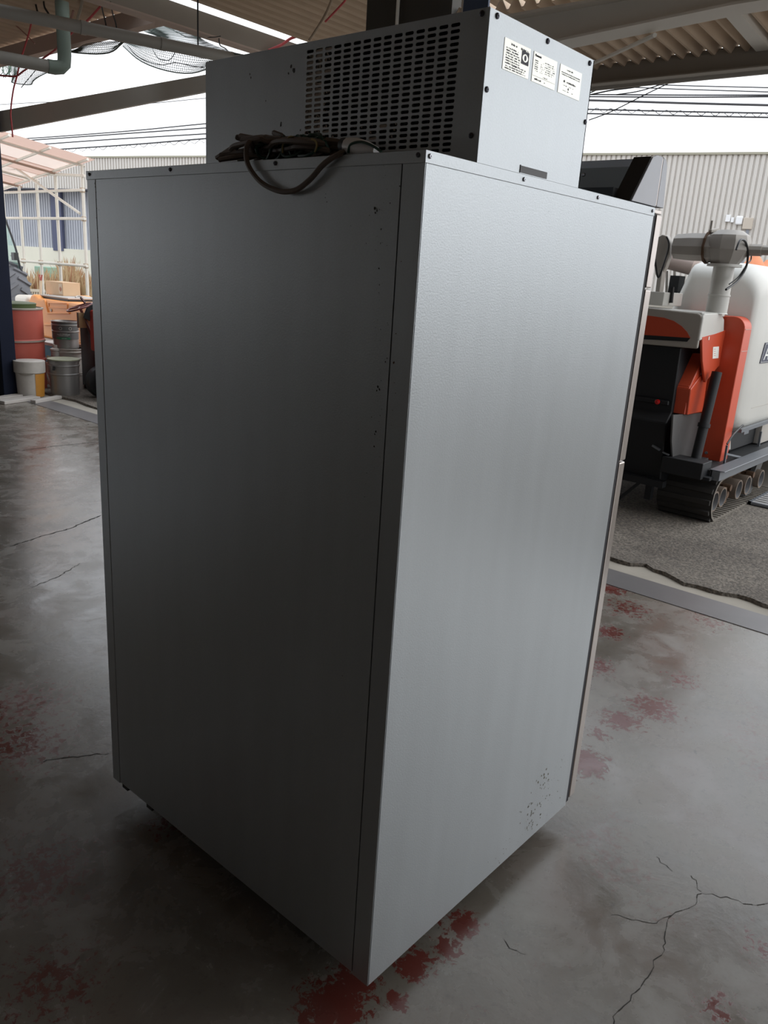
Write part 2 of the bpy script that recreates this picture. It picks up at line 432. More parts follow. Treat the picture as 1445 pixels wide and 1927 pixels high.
# shed shell, with added unseen light blockers on the right
B().box(-7.35, -7.2, -6, 9.2, 0, 3.2).build('wall_back', WALLM, kind='structure')
wl = B()
wl.box(-7.2, -5.2, 9.2, 9.35, 0, 3.2); wl.box(-2.2, 2.65, 9.2, 9.35, 0, 3.2)
wl.box(-5.2, -2.2, 9.2, 9.35, 0, 0.9); wl.box(-5.2, -2.2, 9.2, 9.35, 2.5, 3.2)
wl.build('wall_left', WALLM, kind='structure')
B().box(-7.2, 0.7, -3.15, -3.0, 0, 3.2).build('wall_right_light_block', WALLM, kind='structure')  # unseen wall, added to keep side light off the back panel and floor
B().box(0.7, 2.62, -3.13, -3.02, 2.30, 3.2).build('wall_right_sky_block', WALLM, kind='structure')  # unseen panel added over the opening to block high sky from the floor
wf = B()
for a in (-5.2, -4.2, -3.2, -2.24):
    wf.box(a, a+.04, 9.24, 9.30, .9, 2.5)
wf.box(-5.2, -2.2, 9.24, 9.30, .9, .94); wf.box(-5.2, -2.2, 9.24, 9.30, 2.46, 2.5)
wf.build('window_1', BEAMM, kind='structure')
B().box(2.44, 2.58, 6.995, 8.3, 0.004, 2.9).build('door_1', NAVY, kind='structure', bevel=.006)
B().box(2.58, 2.70, 8.0, 9.2, 0.0, 3.2).build('wall_front', WALLM, kind='structure')

def corrugated(y0, y1, x0, x1, z0, z1, pitch, amp, shape='sin'):
    """sheet whose ribs run along X; z0 at x0, z1 at x1"""
    b = B(); n = int(round((y1-y0)/pitch)); prof = []
    if shape == 'sin':
        for i in range(n*6+1):
            prof.append((y0+(y1-y0)*i/(n*6), amp*cos(2*pi*i/6)))
    else:
        for i in range(n):
            for f, h in ((0, -1), (.14, -1), (.5, 1), (.64, 1)):
                prof.append((y0+(y1-y0)*(i+f)/n, amp*h))
        prof.append((y1, -amp))
    k = len(prof); vs = [(x0, y, z0+h) for y, h in prof] + [(x1, y, z1+h) for y, h in prof]
    vs += [(x0, y, z0+h+.007) for y, h in prof] + [(x1, y, z1+h+.007) for y, h in prof]
    fs = []
    for i in range(k-1):
        fs += [(i, k+i, k+i+1, i+1), (2*k+i, 2*k+i+1, 3*k+i+1, 3*k+i), (i, i+1, 2*k+i+1, 2*k+i), (k+i, 3*k+i, 3*k+i+1, k+i+1)]
    b.add(vs, fs); return b
corrugated(-3.1, 2.3, -7.2, 2.62, 3.14, 3.14, .113, .022).build('ceiling', SLATE, kind='structure')
corrugated(2.3, 4.45, -7.2, 4.05, 3.12, 3.085, .113, .024).build('ceiling_canopy', SLATE, kind='structure')
corrugated(4.60, 9.2, -7.2, 2.66, 3.12, 3.06, .113, .022).build('ceiling_left', SLATE, kind='structure')
corrugated(-0.6, 2.12, 2.66, 3.62, 2.625, 2.565, .083, .024, 'trap').build('ceiling_eave', SLATE, kind='structure')

hb = B()
def sl(y): return lerp(2.438, 2.372, (y-4.0)/3.0)
hb.prism([(-3.0, 2.45), (0.6, 2.447), (1.4, 2.411), (2.0, 2.43), (4.0, 2.438), (7.05, 2.372), (7.05, 2.541), (4.0, 2.538), (0.95, 2.535), (-3, 2.56)], 'x', 2.60, 2.625, 0)
hb.box(2.55, 2.68, -3.0, 2.0, 2.536, 2.548, 0)
hb.prism([(-3.0, 2.441), (0.6, 2.437), (1.4, 2.401), (2.0, 2.41), (2.0, 2.42), (1.4, 2.411), (0.6, 2.447), (-3.0, 2.451)], 'x', 2.55, 2.68, 0)
hb.build('header_beam', BEAMM, kind='structure')
eb = B()
eb.prism([(-0.6, 2.44), (2.12, 2.46), (2.12, 2.562), (-0.6, 2.585)], 'x', 3.60, 3.68)
eb.prism([(-0.6, 2.44), (2.12, 2.46), (2.12, 2.466), (-0.6, 2.446)], 'x', 3.54, 3.70)
eb.build('eave_beam', BEAMD, kind='structure')
xb = B()
xb.box(-7.2, 4.0, 4.48, 4.50, 2.91, 3.05, 0)
xb.box(-7.2, 4.0, 4.44, 4.54, 2.90, 2.912, 1)
xb.build('canopy_beam', [BEAMD, FLANGE], kind='structure')
le = B(); le.box(2.58, 2.66, 4.54, 9.2, 2.905, 3.02, 0); le.build('edge_beam', FLANGE, kind='structure')
rf = B()
rf.bar((2.66, 0.77, 2.60), (3.58, 0.80, 2.555), .07, .05)
rf.build('eave_rafter', BEAMM, kind='structure')
pur = B()
for x in (-5.5, -4.0, -2.5, -1.0, 0.5, 1.7):
    pur.box(x, x+.05, -3.0, 9.2, 3.0, 3.09)
pur.build('purlins', BEAMD, kind='structure')
pl = B(); pl.box(2.62, 2.82, 2.02, 2.60, 0, 3.1, 0); pl.build('pillar_wall', DARKW, kind='structure')
cd = B(); cd.tube([(2.60, 2.36, 0.02), (2.60, 2.36, 3.08)], .009, 8); cd.build('conduit_pipe', LABELW, label='thin white conduit running up the dark pillar behind the cooling unit', cat='pipe')
bb = B(); bb.box(2.535, 2.548, 1.74, 1.885, .004, 3.06, 0); bb.box(2.533, 2.548, 1.888, 1.896, .004, 3.06, 1)
bb.build('blue_board', [mat('blue_board', (0.035, 0.06, 0.12), .5), mat('cream_edge', (0.5, .45, .38), .6)], label='narrow blue board with a cream edge strip beside the dark pillar', cat='board')

# neighbouring building
NA = radians(14.8); WN = Vector((cos(NA), sin(NA), 0)); WT = Vector((-sin(NA), cos(NA), 0)); WD = 30.0
def wp(s_, z, d=0.0):
    p = Vector((CAMLOC.x, CAMLOC.y, 0)) + WN*(WD+d) + WT*s_; p.z = z; return p
CLAD = mat('beige_cladding', (0.62, 0.585, 0.54), 0.55, var=.04, vscale=.6)
CLADB = mat('blue_grey_cladding', (0.46, 0.475, 0.52), 0.55, var=.04, vscale=.6)
def cladding(s0, s1, z0, z1, d, pitch=.17):
    b = B(); n = int(round((s1-s0)/pitch)); prof = []
    for i in range(n):
        for f, h in ((0, 0), (.62, 0), (.68, .055), (.94, .055)):
            prof.append((s0+(s1-s0)*(i+f)/n, h))
    prof.append((s1, 0)); k = len(prof)
    vs = [wp(s_, z0, d+h) for s_, h in prof] + [wp(s_, z1(s_) if callable(z1) else z1, d+h) for s_, h in prof]
    vs += [wp(s_, z0, d+.2) for s_, h in (prof[0], prof[-1])] + [wp(s_, z1(s_) if callable(z1) else z1, d+.2) for s_, h in (prof[0], prof[-1])]
    fs = [(i, i+1, k+i+1, k+i) for i in range(k-1)]
    fs += [(2*k, 2*k+1, 2*k+3, 2*k+2)]
    b.add(vs, fs); return b
ht = 5.80
cladding(-9, 16, 1.1, ht, 0).build('wall_neighbour', CLAD, kind='structure')
cladding(16, 50, 4.38, ht, 0).build('wall_neighbour_upper', CLAD, kind='structure')
cladding(16, 50, 1.55, 4.5, .9).build('wall_neighbour_lower', CLADB, kind='structure')
nb = B()
nb.add([wp(16, 4.36, -.02), wp(50, 4.36, -.02), wp(50, 4.36, .95), wp(16, 4.36, .95), wp(16, 4.41, -.02), wp(50, 4.41, -.02), wp(50, 4.41, .95), wp(16, 4.41, .95)],
       [(0,3,2,1),(4,5,6,7),(0,1,5,4),(1,2,6,5),(2,3,7,6),(3,0,4,7)])
nb.build('soffit_neighbour', mat('dark_soffit', (0.10, 0.10, 0.12), .7), kind='structure')
rc = B()
rc.add([wp(-9, ht-.02, -.06), wp(50, ht-.02, -.06), wp(50, ht-.02, .2), wp(-9, ht-.02, .2), wp(-9, ht+.05, -.06), wp(50, ht+.05, -.06), wp(50, ht+.05, .2), wp(-9, ht+.05, .2)],
       [(0,3,2,1),(4,5,6,7),(0,1,5,4),(1,2,6,5),(2,3,7,6),(3,0,4,7)])
rc.build('roof_coping_neighbour', mat('coping', (0.36, 0.34, 0.26), .6), kind='structure')
np_ = B()
for u in (110, 452):
    p = onz(u, 450, 1.36); d = ray(u, 440); t = (WD+.78)/d.dot(WN); q = CAMLOC + d*t; s_ = (q-CAMLOC).dot(WT)
    a = .35
    np_.add([wp(s_-a, 1.5, .7), wp(s_+a, 1.5, .7), wp(s_+a, 1.5, .86), wp(s_-a, 1.5, .86), wp(s_-a, 4.38, .7), wp(s_+a, 4.38, .7), wp(s_+a, 4.38, .86), wp(s_-a, 4.38, .86)],
       [(0,3,2,1),(4,5,6,7),(0,1,5,4),(1,2,6,5),(2,3,7,6),(3,0,4,7)])
np_.build('pillar_neighbour', mat('slate_blue_post', (0.09, 0.10, 0.17), .6), kind='structure')
pw = B()
pw.add([wp(16, 0, .75), wp(50, 0, .75), wp(50, 0, 1.2), wp(16, 0, 1.2), wp(16, 1.62, .75), wp(50, 1.62, .75), wp(50, 1.62, 1.2), wp(16, 1.62, 1.2)],
       [(0,3,2,1),(4,5,6,7),(0,1,5,4),(1,2,6,5),(2,3,7,6),(3,0,4,7)])
pw.build('wall_plinth', mat('cream_plinth', (0.80, 0.77, 0.64), .8, var=.12, vscale=.8), kind='structure')
B().add([wp(-9, 0, .02), wp(16, 0, .02), wp(16, 0, .3), wp(-9, 0, .3), wp(-9, 1.12, .02), wp(16, 1.12, .02), wp(16, 1.12, .3), wp(-9, 1.12, .3)],
       [(0,3,2,1),(4,5,6,7),(0,1,5,4),(1,2,6,5),(2,3,7,6),(3,0,4,7)]).build('plinth_neighbour', CONC, kind='structure')
# ================================================================== UPRIGHT COMMERCIAL REFRIGERATOR
def btext(b, body, size, pos, xdir, ydir, m, sx=1.0):
    me = text_mesh(body, size); x = Vector(xdir).normalized(); y = Vector(ydir).normalized(); z = x.cross(y)
    vs = [Vector(pos) + x*v.co.x*sx + y*v.co.y + z*v.co.z for v in me.vertices]
    b.add(vs, [tuple(p.vertices) for p in me.polygons], m); bpy.data.meshes.remove(me)

FD, FW, Z0, Z1 = 0.769, 0.900, 0.060, 1.526
fr = thing('refrigerator', (FD/2, FW/2, 0), 'tall galvanised steel commercial refrigerator seen from behind, standing on the shed floor', 'refrigerator')
B().box(.004, FD-.004, .004, FW-.004, Z0+.002, Z1-.004).build('cabinet_body', mat('dark_inner', (0.03, 0.03, 0.032), .6), fr)
B().box(0.0008, FD, 0.0, 0.004, Z0, Z1-.012).build('side_panel', GALV, fr, bevel=.0008, seg=1)
B().box(0.0008, FD, FW-.004, FW, Z0, Z1-.012).build('side_panel', GALV, fr, bevel=.0008, seg=1)
B().box(0, .004, 0.0, .0402, Z0, Z1-.012).build('corner_trim', GALV, fr, bevel=.0008, seg=1)
B().box(0, .004, .8675, FW, Z0, Z1-.012).build('corner_trim', GALV, fr, bevel=.0008, seg=1)
bk = B(); bk.box(0.0006, .004, .0424, .8660, Z0+.004, Z1-.012, 0)
rs = random.Random(11)
def speck(b, u, v, r, plane, m=1):
    p = onx(u, v, -0.0003) if plane == 'x' else ony(u, v, -0.0003)
    if plane == 'x' and p.y < .043: p.x = -.0004
    vs = []; n = 9; asp = rs.uniform(.6, 1.0)
    for j in range(n):
        a = 2*pi*j/n; rr = r*rs.uniform(.55, 1.25)
        vs.append(p + (Vector((0, rr*asp*cos(a), rr*sin(a))) if plane == 'x' else Vector((rr*asp*cos(a), 0, rr*sin(a)))))
    b.add(vs, [tuple(range(n))], m)
for u, v, r in [(705, 392, 3.4), (709, 396, 2.6), (714, 394, 1.8), (706, 400, 2.2), (717, 431, 2.4), (716, 458, 2.0), (689, 458, 1.8), (728, 462, 1.2),
                (713, 505, 2.2), (714, 536, 2.2), (713, 551, 1.3), (716, 620, 1.5), (716, 641, 1.2), (729, 608, 1.4), (730, 611, 1.2), (752, 350, 2.0), (734, 382, 1.6),
                (725, 681, 1.8), (728, 674, 1.6), (711, 728, 3.6), (714, 733, 3.2), (709, 735, 2.2), (717, 716, 1.2), (718, 770, 1.3), (715, 782, 1.3), (713, 793, 1.6),
                (699, 785, 1.4), (707, 812, 3.0), (705, 817, 2.2), (704, 840, 2.2), (674, 808, 1.1), (660, 425, 1.4), (695, 405, 1.2), (721, 297, 2.2), (700, 298, 1.4),
                (728, 356, .9), (725, 330, .9), (722, 312, .9), (712, 455, .7), (714, 580, .8), (690, 890, 1.2), (688, 910, 1.0), (686, 935, 1.2), (644, 1272, 1.6), (664, 948, .9),
                (420, 475, 1.0), (612, 372, 1.5), (615, 380, 1.3), (613, 365, 1.1), (700, 1050, .9), (560, 600, .7), (330, 420, .7), (178, 345, 2.2), (179, 352, 2.6), (180, 362, 2.2), (181, 375, 2.4), (182, 392, 2), (181, 410, 1.8), (183, 430, 1.6), (184, 447, 1.5), (186, 395, 1.6)]:
    speck(bk, u, v, r*.00068, 'x')
for k in range(90):
    v = rs.uniform(300, 900); u = 716 - (v-300)*.012 + rs.gauss(0, 7); speck(bk, u, v, rs.uniform(.0002, .0006), 'x')
bk.build('back_panel', [GALV, GRIME], fr)
gr = B()
for u, v, r in [(741, 682, 4.0), (742, 720, 1.6), (744, 740, 1.4), (739, 772, 1.6), (745, 628, 2.0), (755, 492, 1.6), (736, 800, 1.3), (735, 830, 1.1)]:
    speck(gr, u, v, r*.0006, 'x', 0)
for k in range(80):
    t = rs.random(); u = lerp(1050, 985, t) + rs.gauss(0, 14); v = lerp(1440, 1565, t) + rs.gauss(0, 16)
    if v < 1850 - (u-692)*.915 - 6: speck(gr, u, v, rs.choice([.0010, .0016, .0026, .0042])*rs.uniform(.6, 1), 'y', 1)
for u, v, r in [(1026, 1458, 4.5), (1029, 1468, 4), (1022, 1475, 3.5), (1058, 1440, 2), (1063, 1425, 1.6), (1010, 1520, 4), (1006, 1530, 3.4), (1016, 1512, 3), (999, 1545, 3), (1024, 1500, 2.5), (1000, 1533, 3), (995, 1558, 2.2), (950, 1600, 2), (934, 1620, 2), (955, 1585, 1.5), (925, 1628, 1.4)]:
    for q in range(3): speck(gr, u+rs.gauss(0, 4), v+rs.gauss(0, 5), r*.0010*rs.uniform(.6, 1), 'y', 1)
for u, v, r in [(1033, 398, 1.2), (988, 345, 1), (752, 1245, 1.2), (756, 1275, 1.5), (770, 1230, 1), (1150, 800, .8), (900, 1000, .7)]:
    speck(gr, u, v, r*.0006, 'y', 1)
gr.build('grime_marks', [mat('rust_brown', (0.10, 0.045, 0.03), .9), mat('grey_grime', (0.17, 0.16, 0.13), .9, var=.3, vscale=80)], fr, label='dirt marks near the bottom corner of the side', kind='stuff')
cap = B()
cap.box(-.0012, FD, -.0012, FW+.0012, Z1-.0012, Z1)
cap.box(-.0012, 0, -.0012, FW+.0012, Z1-.0168, Z1)
cap.box(-.0012, FD, -.0012, 0, Z1-.0168, Z1); cap.box(-.0012, FD, FW, FW+.0012, Z1-.0168, Z1)
cap.build('top_cap', GALV, fr, bevel=.0006, seg=1)
def screw(p, axis, parent, m=SCREWL, r=.0034):
    b = B(); p = Vector(p)
    pr = [(r, 0), (r, .0012), (r*.75, .0022), (r*.3, .0024), (r*.28, .0012), (0.00001, .0012)]
    sg = -1
    b.lathe([(q, sg*h) for q, h in pr], p, 12, 0, axis)
    return b.build('screw', m, parent, smooth=True)
for x in (.008, .253, .511, .756): screw((x, -.0012, 1.5185), 'y', fr)
for y in (.012, .309, .60, .887): screw((-.0012, y, 1.5195), 'x', fr, SCREW)
for x, y in ((.12, .12), (.12, FW-.12), (FD-.1, .12), (FD-.1, FW-.12)):
    ft = B(); ft.lathe([(.03, 0.0), (.032, .004), (.03, .012), (.014, .016), (.014, .062)], (x, y, 0), 20)
    ft.build('foot', BLACKM, fr, smooth=True)
# base frame under the cabinet, seen as little bumps along the lower back edge
bf = B(); bf.box(.02, FD-.02, .02, FW-.02, Z0-.012, Z0+.004)
for y in (.845, .735): bf.box(.0006, .02, y-.012, y+.012, Z0-.006, Z0+.004)
bf.build('base_frame', BLACKM, fr)
# front: gasket, doors, fascia
fg = B(); fg.box(FD, FD+.018, .003, FW-.003, Z0+.004, Z1-.004); fg.build('door_gasket', GASKET, fr)
DW = FD+.018
for (z0, z1) in ((.072, .9775), (.9805, 1.3625)):
    for (y0, y1) in ((.0005, .4475), (.4525, .8995)):
        d = B().box(DW, DW+.030, y0, y1, z0, z1).build('door', STEEL, fr, bevel=.004, seg=2)
        yh = y1-.05 if y0 < .2 else y0+.05
        h = B(); zc = z1-.12 if z0 < .5 else z0+.1
        h.box(DW+.03, DW+.05, yh-.012, yh+.012, zc-.06, zc+.06); h.build('handle', BLACKM, d, bevel=.003)
B().box(DW, DW+.026, .0005, FW-.0005, 1.366, 1.514).build('front_panel', STEEL, fr, bevel=.002, label='pale steel strip above the doors')
B().box(FD, DW+.024, .002, FW-.002, 1.516, 1.524).build('front_ledge', STEEL, fr, bevel=.001, seg=1)
PANELG = mat('scuffed_panel_grey', srgb(196, 199, 206), .4, .15, var=.05, vscale=14)
fa = B()
fa.prism([(.655, 1.528), (.724, 1.617), (.744, 1.6235), (.772, 1.6235), (.772, 1.528)], 'y', .0, .003, 0)
fa.prism([(.776, 1.529), (.776, 1.6235), (.790, 1.621), (.800, 1.609), (.812, 1.529)], 'y', .0, FW, 0)
fa.prism([(.772, 1.53), (.772, 1.622), (.776, 1.622), (.776, 1.53)], 'y', .0005, .004, 1)
fs_ = fa.build('control_fascia', [PANELG, STEEL], fr, bevel=.0007, seg=1, label='light grey angled control fascia on top of the front')
fb = B()
fb.plate([(.655, .003, 1.528), (.724, .003, 1.617), (.724, .040, 1.617), (.655, .040, 1.528)], .002, 0)
fb.box(.64, .66, .035, .85, 1.526, 1.552, 0)
fb.build('fascia_bracket', BLACKM, fs_)
fi = B(); fi.box(.752, .756, .03, .87, 1.527, 1.605); fi.build('inner_plate', mat('dull_grey_plate', (0.17, .17, .165), .3, .5), fs_)
screw((.7515, .165, 1.592), 'x', fs_, SCREWL, .004)

# compressor housing on top
HX0, HX1, HY1, HZ = .121, .437, .657, 1.7285
GALVD = GALV
hs = B()
hs.box(HX0+.001, HX1, 0.0, .0025, Z1, HZ-.0005)
hs.box(HX0+.001, HX1, HY1-.0025, HY1, Z1, HZ-.0005)
hs.box(HX0+.0005, HX1, 0.0005, HY1-.0005, HZ-.0025, HZ)
hs.box(HX1-.0025, HX1, 0.0, HY1, Z1, HZ)
hs.box(HX0+.10, HX1-.01, .34, HY1-.02, Z1, HZ-.02, 1)
hb_ = hs.build('compressor_housing', [GALV, BLACKM], fr)
gb_ = B(); NC, NR = 15, 21; gy0, gy1, gz0, gz1 = .0475, .376, 1.541, 1.7175
cw_, ch_ = (gy1-gy0)/NC, (gz1-gz0)/NR; sw, sh = .0165, .0050
for i in range(NC):
    for j in range(NR):
        cy, cz = gy0+(i+.5)*cw_, gz0+(j+.5)*ch_
        out = []; inn = []; q = 5
        for k in range(4*q):
            a = 2*pi*(k+.5)/(4*q)
            # stadium outline
            ex = sw/2-sh/2; px = (ex if cos(a) > 0 else -ex) + sh/2*cos(a); pz = sh/2*sin(a)
            inn.append((HX0, cy+px, cz+pz))
        cor = [(cw_/2, ch_/2), (-cw_/2, ch_/2), (-cw_/2, -ch_/2), (cw_/2, -ch_/2)]
        n = len(gb_.v); gb_.v += [Vector(v) for v in inn] + [Vector((HX0, cy+a, cz+b)) for a, b in cor] + [Vector((HX0+.0012, v[1], v[2])) for v in inn]
        for c in range(4):
            idx = list(range(c*q, (c+1)*q))
            nxt = ((c+1)*q) % (4*q)
            f = [n+4*q+c] + [n+k for k in reversed(idx)]
            gb_.f.append(f); gb_.m.append(0)
            gb_.f.append([n+4*q+c, n+idx[-1], n+nxt, n+4*q+(c+1)%4]) if False else gb_.f.append([n+4*q+(c+1)%4, n+nxt, n+idx[-1], n+4*q+c])
            gb_.m.append(0)
        if rs.random() < {NC-1: .97, NC-2: .6, NC-3: .22}.get(i, 0.0 if (j > 8 or i < 6) else .28*(1-j/9)):
            gb_.add([(HX0+.0008, cy-sw/2-.0002, cz-sh/2-.0002), (HX0+.0008, cy+sw/2+.0002, cz-sh/2-.0002), (HX0+.0008, cy+sw/2+.0002, cz+sh/2*rs.uniform(.2, 1)), (HX0+.0008, cy-sw/2-.0002, cz+sh/2*rs.uniform(.2, 1))], [(0, 3, 2, 1)], 1)
        for k in range(4*q):
            gb_.f.append([n+k, n+(k+1)%(4*q), n+4*q+4+(k+1)%(4*q), n+4*q+4+k]); gb_.m.append(0)
for a, b, c, d in ((0, gy0, Z1, HZ), (gy1, HY1, Z1, HZ), (gy0, gy1, Z1, gz0), (gy0, gy1, gz1, HZ)):
    gb_.add([(HX0, a, c), (HX0, b, c), (HX0, b, d), (HX0, a, d)], [(0, 3, 2, 1)], 0)
# dust caught in the two outermost slot columns and along the bottom
for k in range(900):
    y = gy1-.004-abs(rs.gauss(0, .022)) if rs.random() < .75 else rs.uniform(.16, .37); z = rs.uniform(gz0, gz1-.01)
    if y < .31 and z > gz0+.05: continue
    s_ = rs.uniform(.0008, .0022)
    gb_.add([(HX0+.0004, y-s_, z-s_), (HX0+.0004, y+s_*rs.uniform(.5, 1), z-s_*.6), (HX0+.0004, y+s_, z+s_), (HX0+.0004, y-s_*.7, z+s_*.8)], [(0, 3, 2, 1)], 1)
for u, v, r in [(472, 146, 3), (548, 125, 4), (553, 132, 5), (543, 138, 3), (528, 235, 4), (529, 232, 3), (500, 190, 2), (565, 245, 2.5), (470, 140, 2.4)]:
    p = onx(u, v, HX0-.0003); n = 8
    gb_.add([p + Vector((0, r*.0009*rs.uniform(.4, .9)*cos(2*pi*j/n), r*.0009*rs.uniform(.5, 1.2)*sin(2*pi*j/n))) for j in range(n)], [tuple(range(n))], 2)
gb_.build('vent_grille', [GALV, DUST, mat('faint_smudge', (0.10, .10, .10), .8)], hb_, recalc=False)
cf = B(); cf.box(HX0+.05, HX0+.09, .03, .36, Z1, HZ-.01, 0)
for k in range(40): cf.box(HX0+.048, HX0+.051, .032+k*.008, .033+k*.008, Z1, HZ-.012, 1)
for (y, z) in ((.10, 1.575), (.11, 1.60), (.12, 1.56), (.17, 1.555)): cf.tube([(HX0+.03, y, z), (HX0+.03, y+.03, z+.01)], .005, 6, 1)
cf.build('condenser', [BLACKM, mat('dull_fins', (0.06, .06, .062), .5, .5)], hb_)
for x, z in ((.140, 1.7215), (.282, 1.722), (.422, 1.721), (.130, 1.625), (.431, 1.632)): screw((x, 0, z), 'y', hb_, SCREW, .0042)
for y, z in ((.013, 1.7215), (.014, 1.563)): screw((HX0, y, z), 'x', hb_, SCREW, .0042)
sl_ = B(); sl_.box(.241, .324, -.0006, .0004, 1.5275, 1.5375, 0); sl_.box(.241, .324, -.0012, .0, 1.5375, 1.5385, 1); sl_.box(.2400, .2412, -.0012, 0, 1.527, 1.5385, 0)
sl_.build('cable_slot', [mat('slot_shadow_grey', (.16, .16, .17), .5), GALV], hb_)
def sticker(x0, x1, kind):
    b = B(); z0, z1 = 1.6593, 1.7005; b.box(x0, x1, -.0006, 0, z0, z1, 0); Y = -.0008; r3 = random.Random(int(x0*1000))
    def stroke(a, c, e, f, m=1): b.add([(a, Y, e), (c, Y, e), (c, Y, f), (a, Y, f)], [(0, 1, 2, 3)], m)
    def row(z, a, c, h, dens=.75):
        x = a
        while x < c:
            wd = r3.uniform(.0006, .0013)
            if r3.random() < dens:
                stroke(x, x+wd, z, z+h*r3.uniform(.6, 1))
            x += wd+.0004
    if kind == 0:
        row(z1-.0065, x0+.018, x0+.034, .003); row(z1-.0068, x0+.045, x1-.006, .0032)
        for k in range(7): row(z1-.0125-k*.0033, x0+.006, x0+.044 if k > 1 else x0+.038, .0021)
        for k in range(3): row(z0+.0022+k*.003, x0+.006 + (.02 if k == 2 else 0), x1-.01, .0018)
        stroke(x1-.024, x1-.003, z0+.017, z1-.0065)
        cx, cz = x1-.0135, (z0+.017+z1-.0065)/2; n = 16
        b.add([(cx+.008*cos(2*pi*k/n)*abs(cos(2*pi*k/n))**.3, Y-.0001, cz+.0055*sin(2*pi*k/n)) for k in range(n)], [tuple(range(n))], 0)
        b.add([(cx+.0032*cos(2*pi*k/n), Y-.0002, cz+.0038*sin(2*pi*k/n)) for k in range(n)], [tuple(range(n))], 1)
    elif kind == 1:
        btext(b, 'Panasonic', .0046, (x0+.0135, Y, z1-.0045), (1, 0, 0), (0, 0, 1), 1)
        for k in range(6):
            row(z1-.012-k*.0028, x0+.005, x0+.014, .0016); row(z1-.012-k*.0028, x0+.022, x0+.030, .0014, .5); row(z1-.010-k*.0030, x0+.035, x1-.018, .0015, .55); row(z1-.010-k*.003, x1-.014, x1-.006, .0015, .6)
        stroke(x0+.001, x1-.001, z0+.0085, z0+.0088)
        row(z0+.0035, x0+.008, x0+.028, .0028); row(z0+.010, x0+.033, x0+.045, .002); row(z0+.0035, x0+.035, x0+.045, .0016, .5)
    else:
        row(z1-.006, x0+.021, x0+.042, .0022)
        for k in range(2): row(z1-.011-k*.003, x0+.006, x1-.006, .0016)
        row(z0+.0175, x0+.015, x0+.019, .0036, 1); row(z0+.0175, x0+.023, x1-.016, .003)
        row(z0+.0125, x0+.014, x1-.02, .0014, .4); row(z0+.0082, x0+.031, x0+.035, .0034, 1); row(z0+.005, x0+.016, x1-.022, .0014, .5)
    return b.build('label_sticker', [FOIL, INK], hb_)
sticker(.164, .236, 0); sticker(.246, .317, 1); sticker(.3275, .400, 2)

# power cords heaped on top of the cabinet, one loop hanging over the back
CORD = mat('brown_grey_cord', (0.15, 0.115, 0.095), .5, var=.1); GREENW = mat('green_wire', (0.012, 0.06, 0.04), .45)
pc = None
rc_ = random.Random(5)
cb = B()
for k in range(9):
    x0 = rc_.uniform(.02, .095); z = Z1 + .006 + .0065*(k % 5)
    pts = []
    for j in range(9):
        t = j/8; y = lerp(.46 if k < 6 else .50, .20 + rc_.uniform(0, .05), t)
        pts.append((x0 + .02*sin(t*5+k), y + rc_.uniform(-.01, .01), z + .011*sin(pi*t)*rc_.uniform(.4, 1.0)))
    pts2 = [(p[0]+.012, p[1], p[2]+.004) for p in reversed(pts)]
    cb.tube(smooth_path(pts + [(x0+.02, .63 if k < 3 else .585, z+.004)] [:0] + pts2[1:], 3), .0042, 6)
for p0, p1 in ((onx(445, 258, .04), onx(500, 285, .06)), (onx(452, 256, .03), onx(520, 276, .03)), (onx(408, 297, .07), onx(460, 270, .07)), (onx(515, 250, .08), onx(545, 268, .07)), (onx(455, 263, .02), onx(530, 262, .02))):
    cb.tube([p0, p0.lerp(p1, .5)+Vector((0, 0, .003)), p1], .0045, 6)
pc = cb.build('power_cord', CORD, fr, smooth=True, label='heap of brown grey power cord on the cabinet top')
lp = [onx(478, 285, .03), onx(470, 268, .0), onx(464, 278, -.008), onx(464, 300, -.009), onx(472, 320, -.009), onx(490, 342, -.009), onx(512, 355, -.009), onx(535, 361, -.009), onx(560, 356, -.009),
      onx(585, 336, -.009), onx(605, 313, -.009), onx(622, 299, -.008), onx(640, 289, -.004), onx(655, 282, .02)]
B().tube(smooth_path(lp, 6), .0042, 8).build('hanging_loop', CORD, pc, smooth=True)

gw = B()
for k in range(16):
    cx, cy = .035+rc_.uniform(-.012, .02), onx(585 - (k % 4)*2, 270, .03).y + rc_.uniform(-.012, .03) + (.075 if k % 3 == 0 else 0); r1 = rc_.uniform(.018, .034)
    pts = [(cx + .012*cos(2*pi*j/14+k), cy + r1*cos(2*pi*j/14), Z1 + .004 + .0175*(1+sin(2*pi*j/14))*rc_.uniform(.75, 1.05)) for j in range(14)]
    gw.tube(pts, .0026, 6, 0, closed=True)
g2_ = B(); g2_.tube(smooth_path([onx(655, 288, .0), onx(660, 272, .0), onx(680, 267, .0), onx(702, 275, .0), onx(718, 286, .0)], 5), .002, 6)
gw.build('earth_wire', GREENW, pc, smooth=True, label='tangled dark green wire'); g2_.build('earth_wire', GREENW, pc, smooth=True)
yw = B(); yw.tube(smooth_path([onx(532, 288, .01), onx(533, 270, .01), onx(545, 258, .01), onx(552, 258, .012)], 5), .0016, 6, 0)
yw.build('thin_wire', mat('yellow_tan_wire', (.35, .27, .10), .5), pc, smooth=True); yw = B(); yw.tube(smooth_path([onx(586, 262, .0), onx(594, 266, 0), onx(596, 275, 0), onx(592, 286, 0)], 5), .0016, 6, 0)
yw.build('thin_wire', mat('yellow_tan_wire', (.35, .27, .10), .5), pc, smooth=True)
pg = B(); c0, c1 = onx(655, 277, .015), onx(708, 286, .008); c0.z = Z1+.014; c1.z = Z1+.004
pg.tube([c0, c0.lerp(c1, .3), c0.lerp(c1, .7), c1], [.0125, .0135, .011, .006], 12, 0)
pg.tube([c0 + (c0-c1)*.18, c0], .0115, 10, 1)
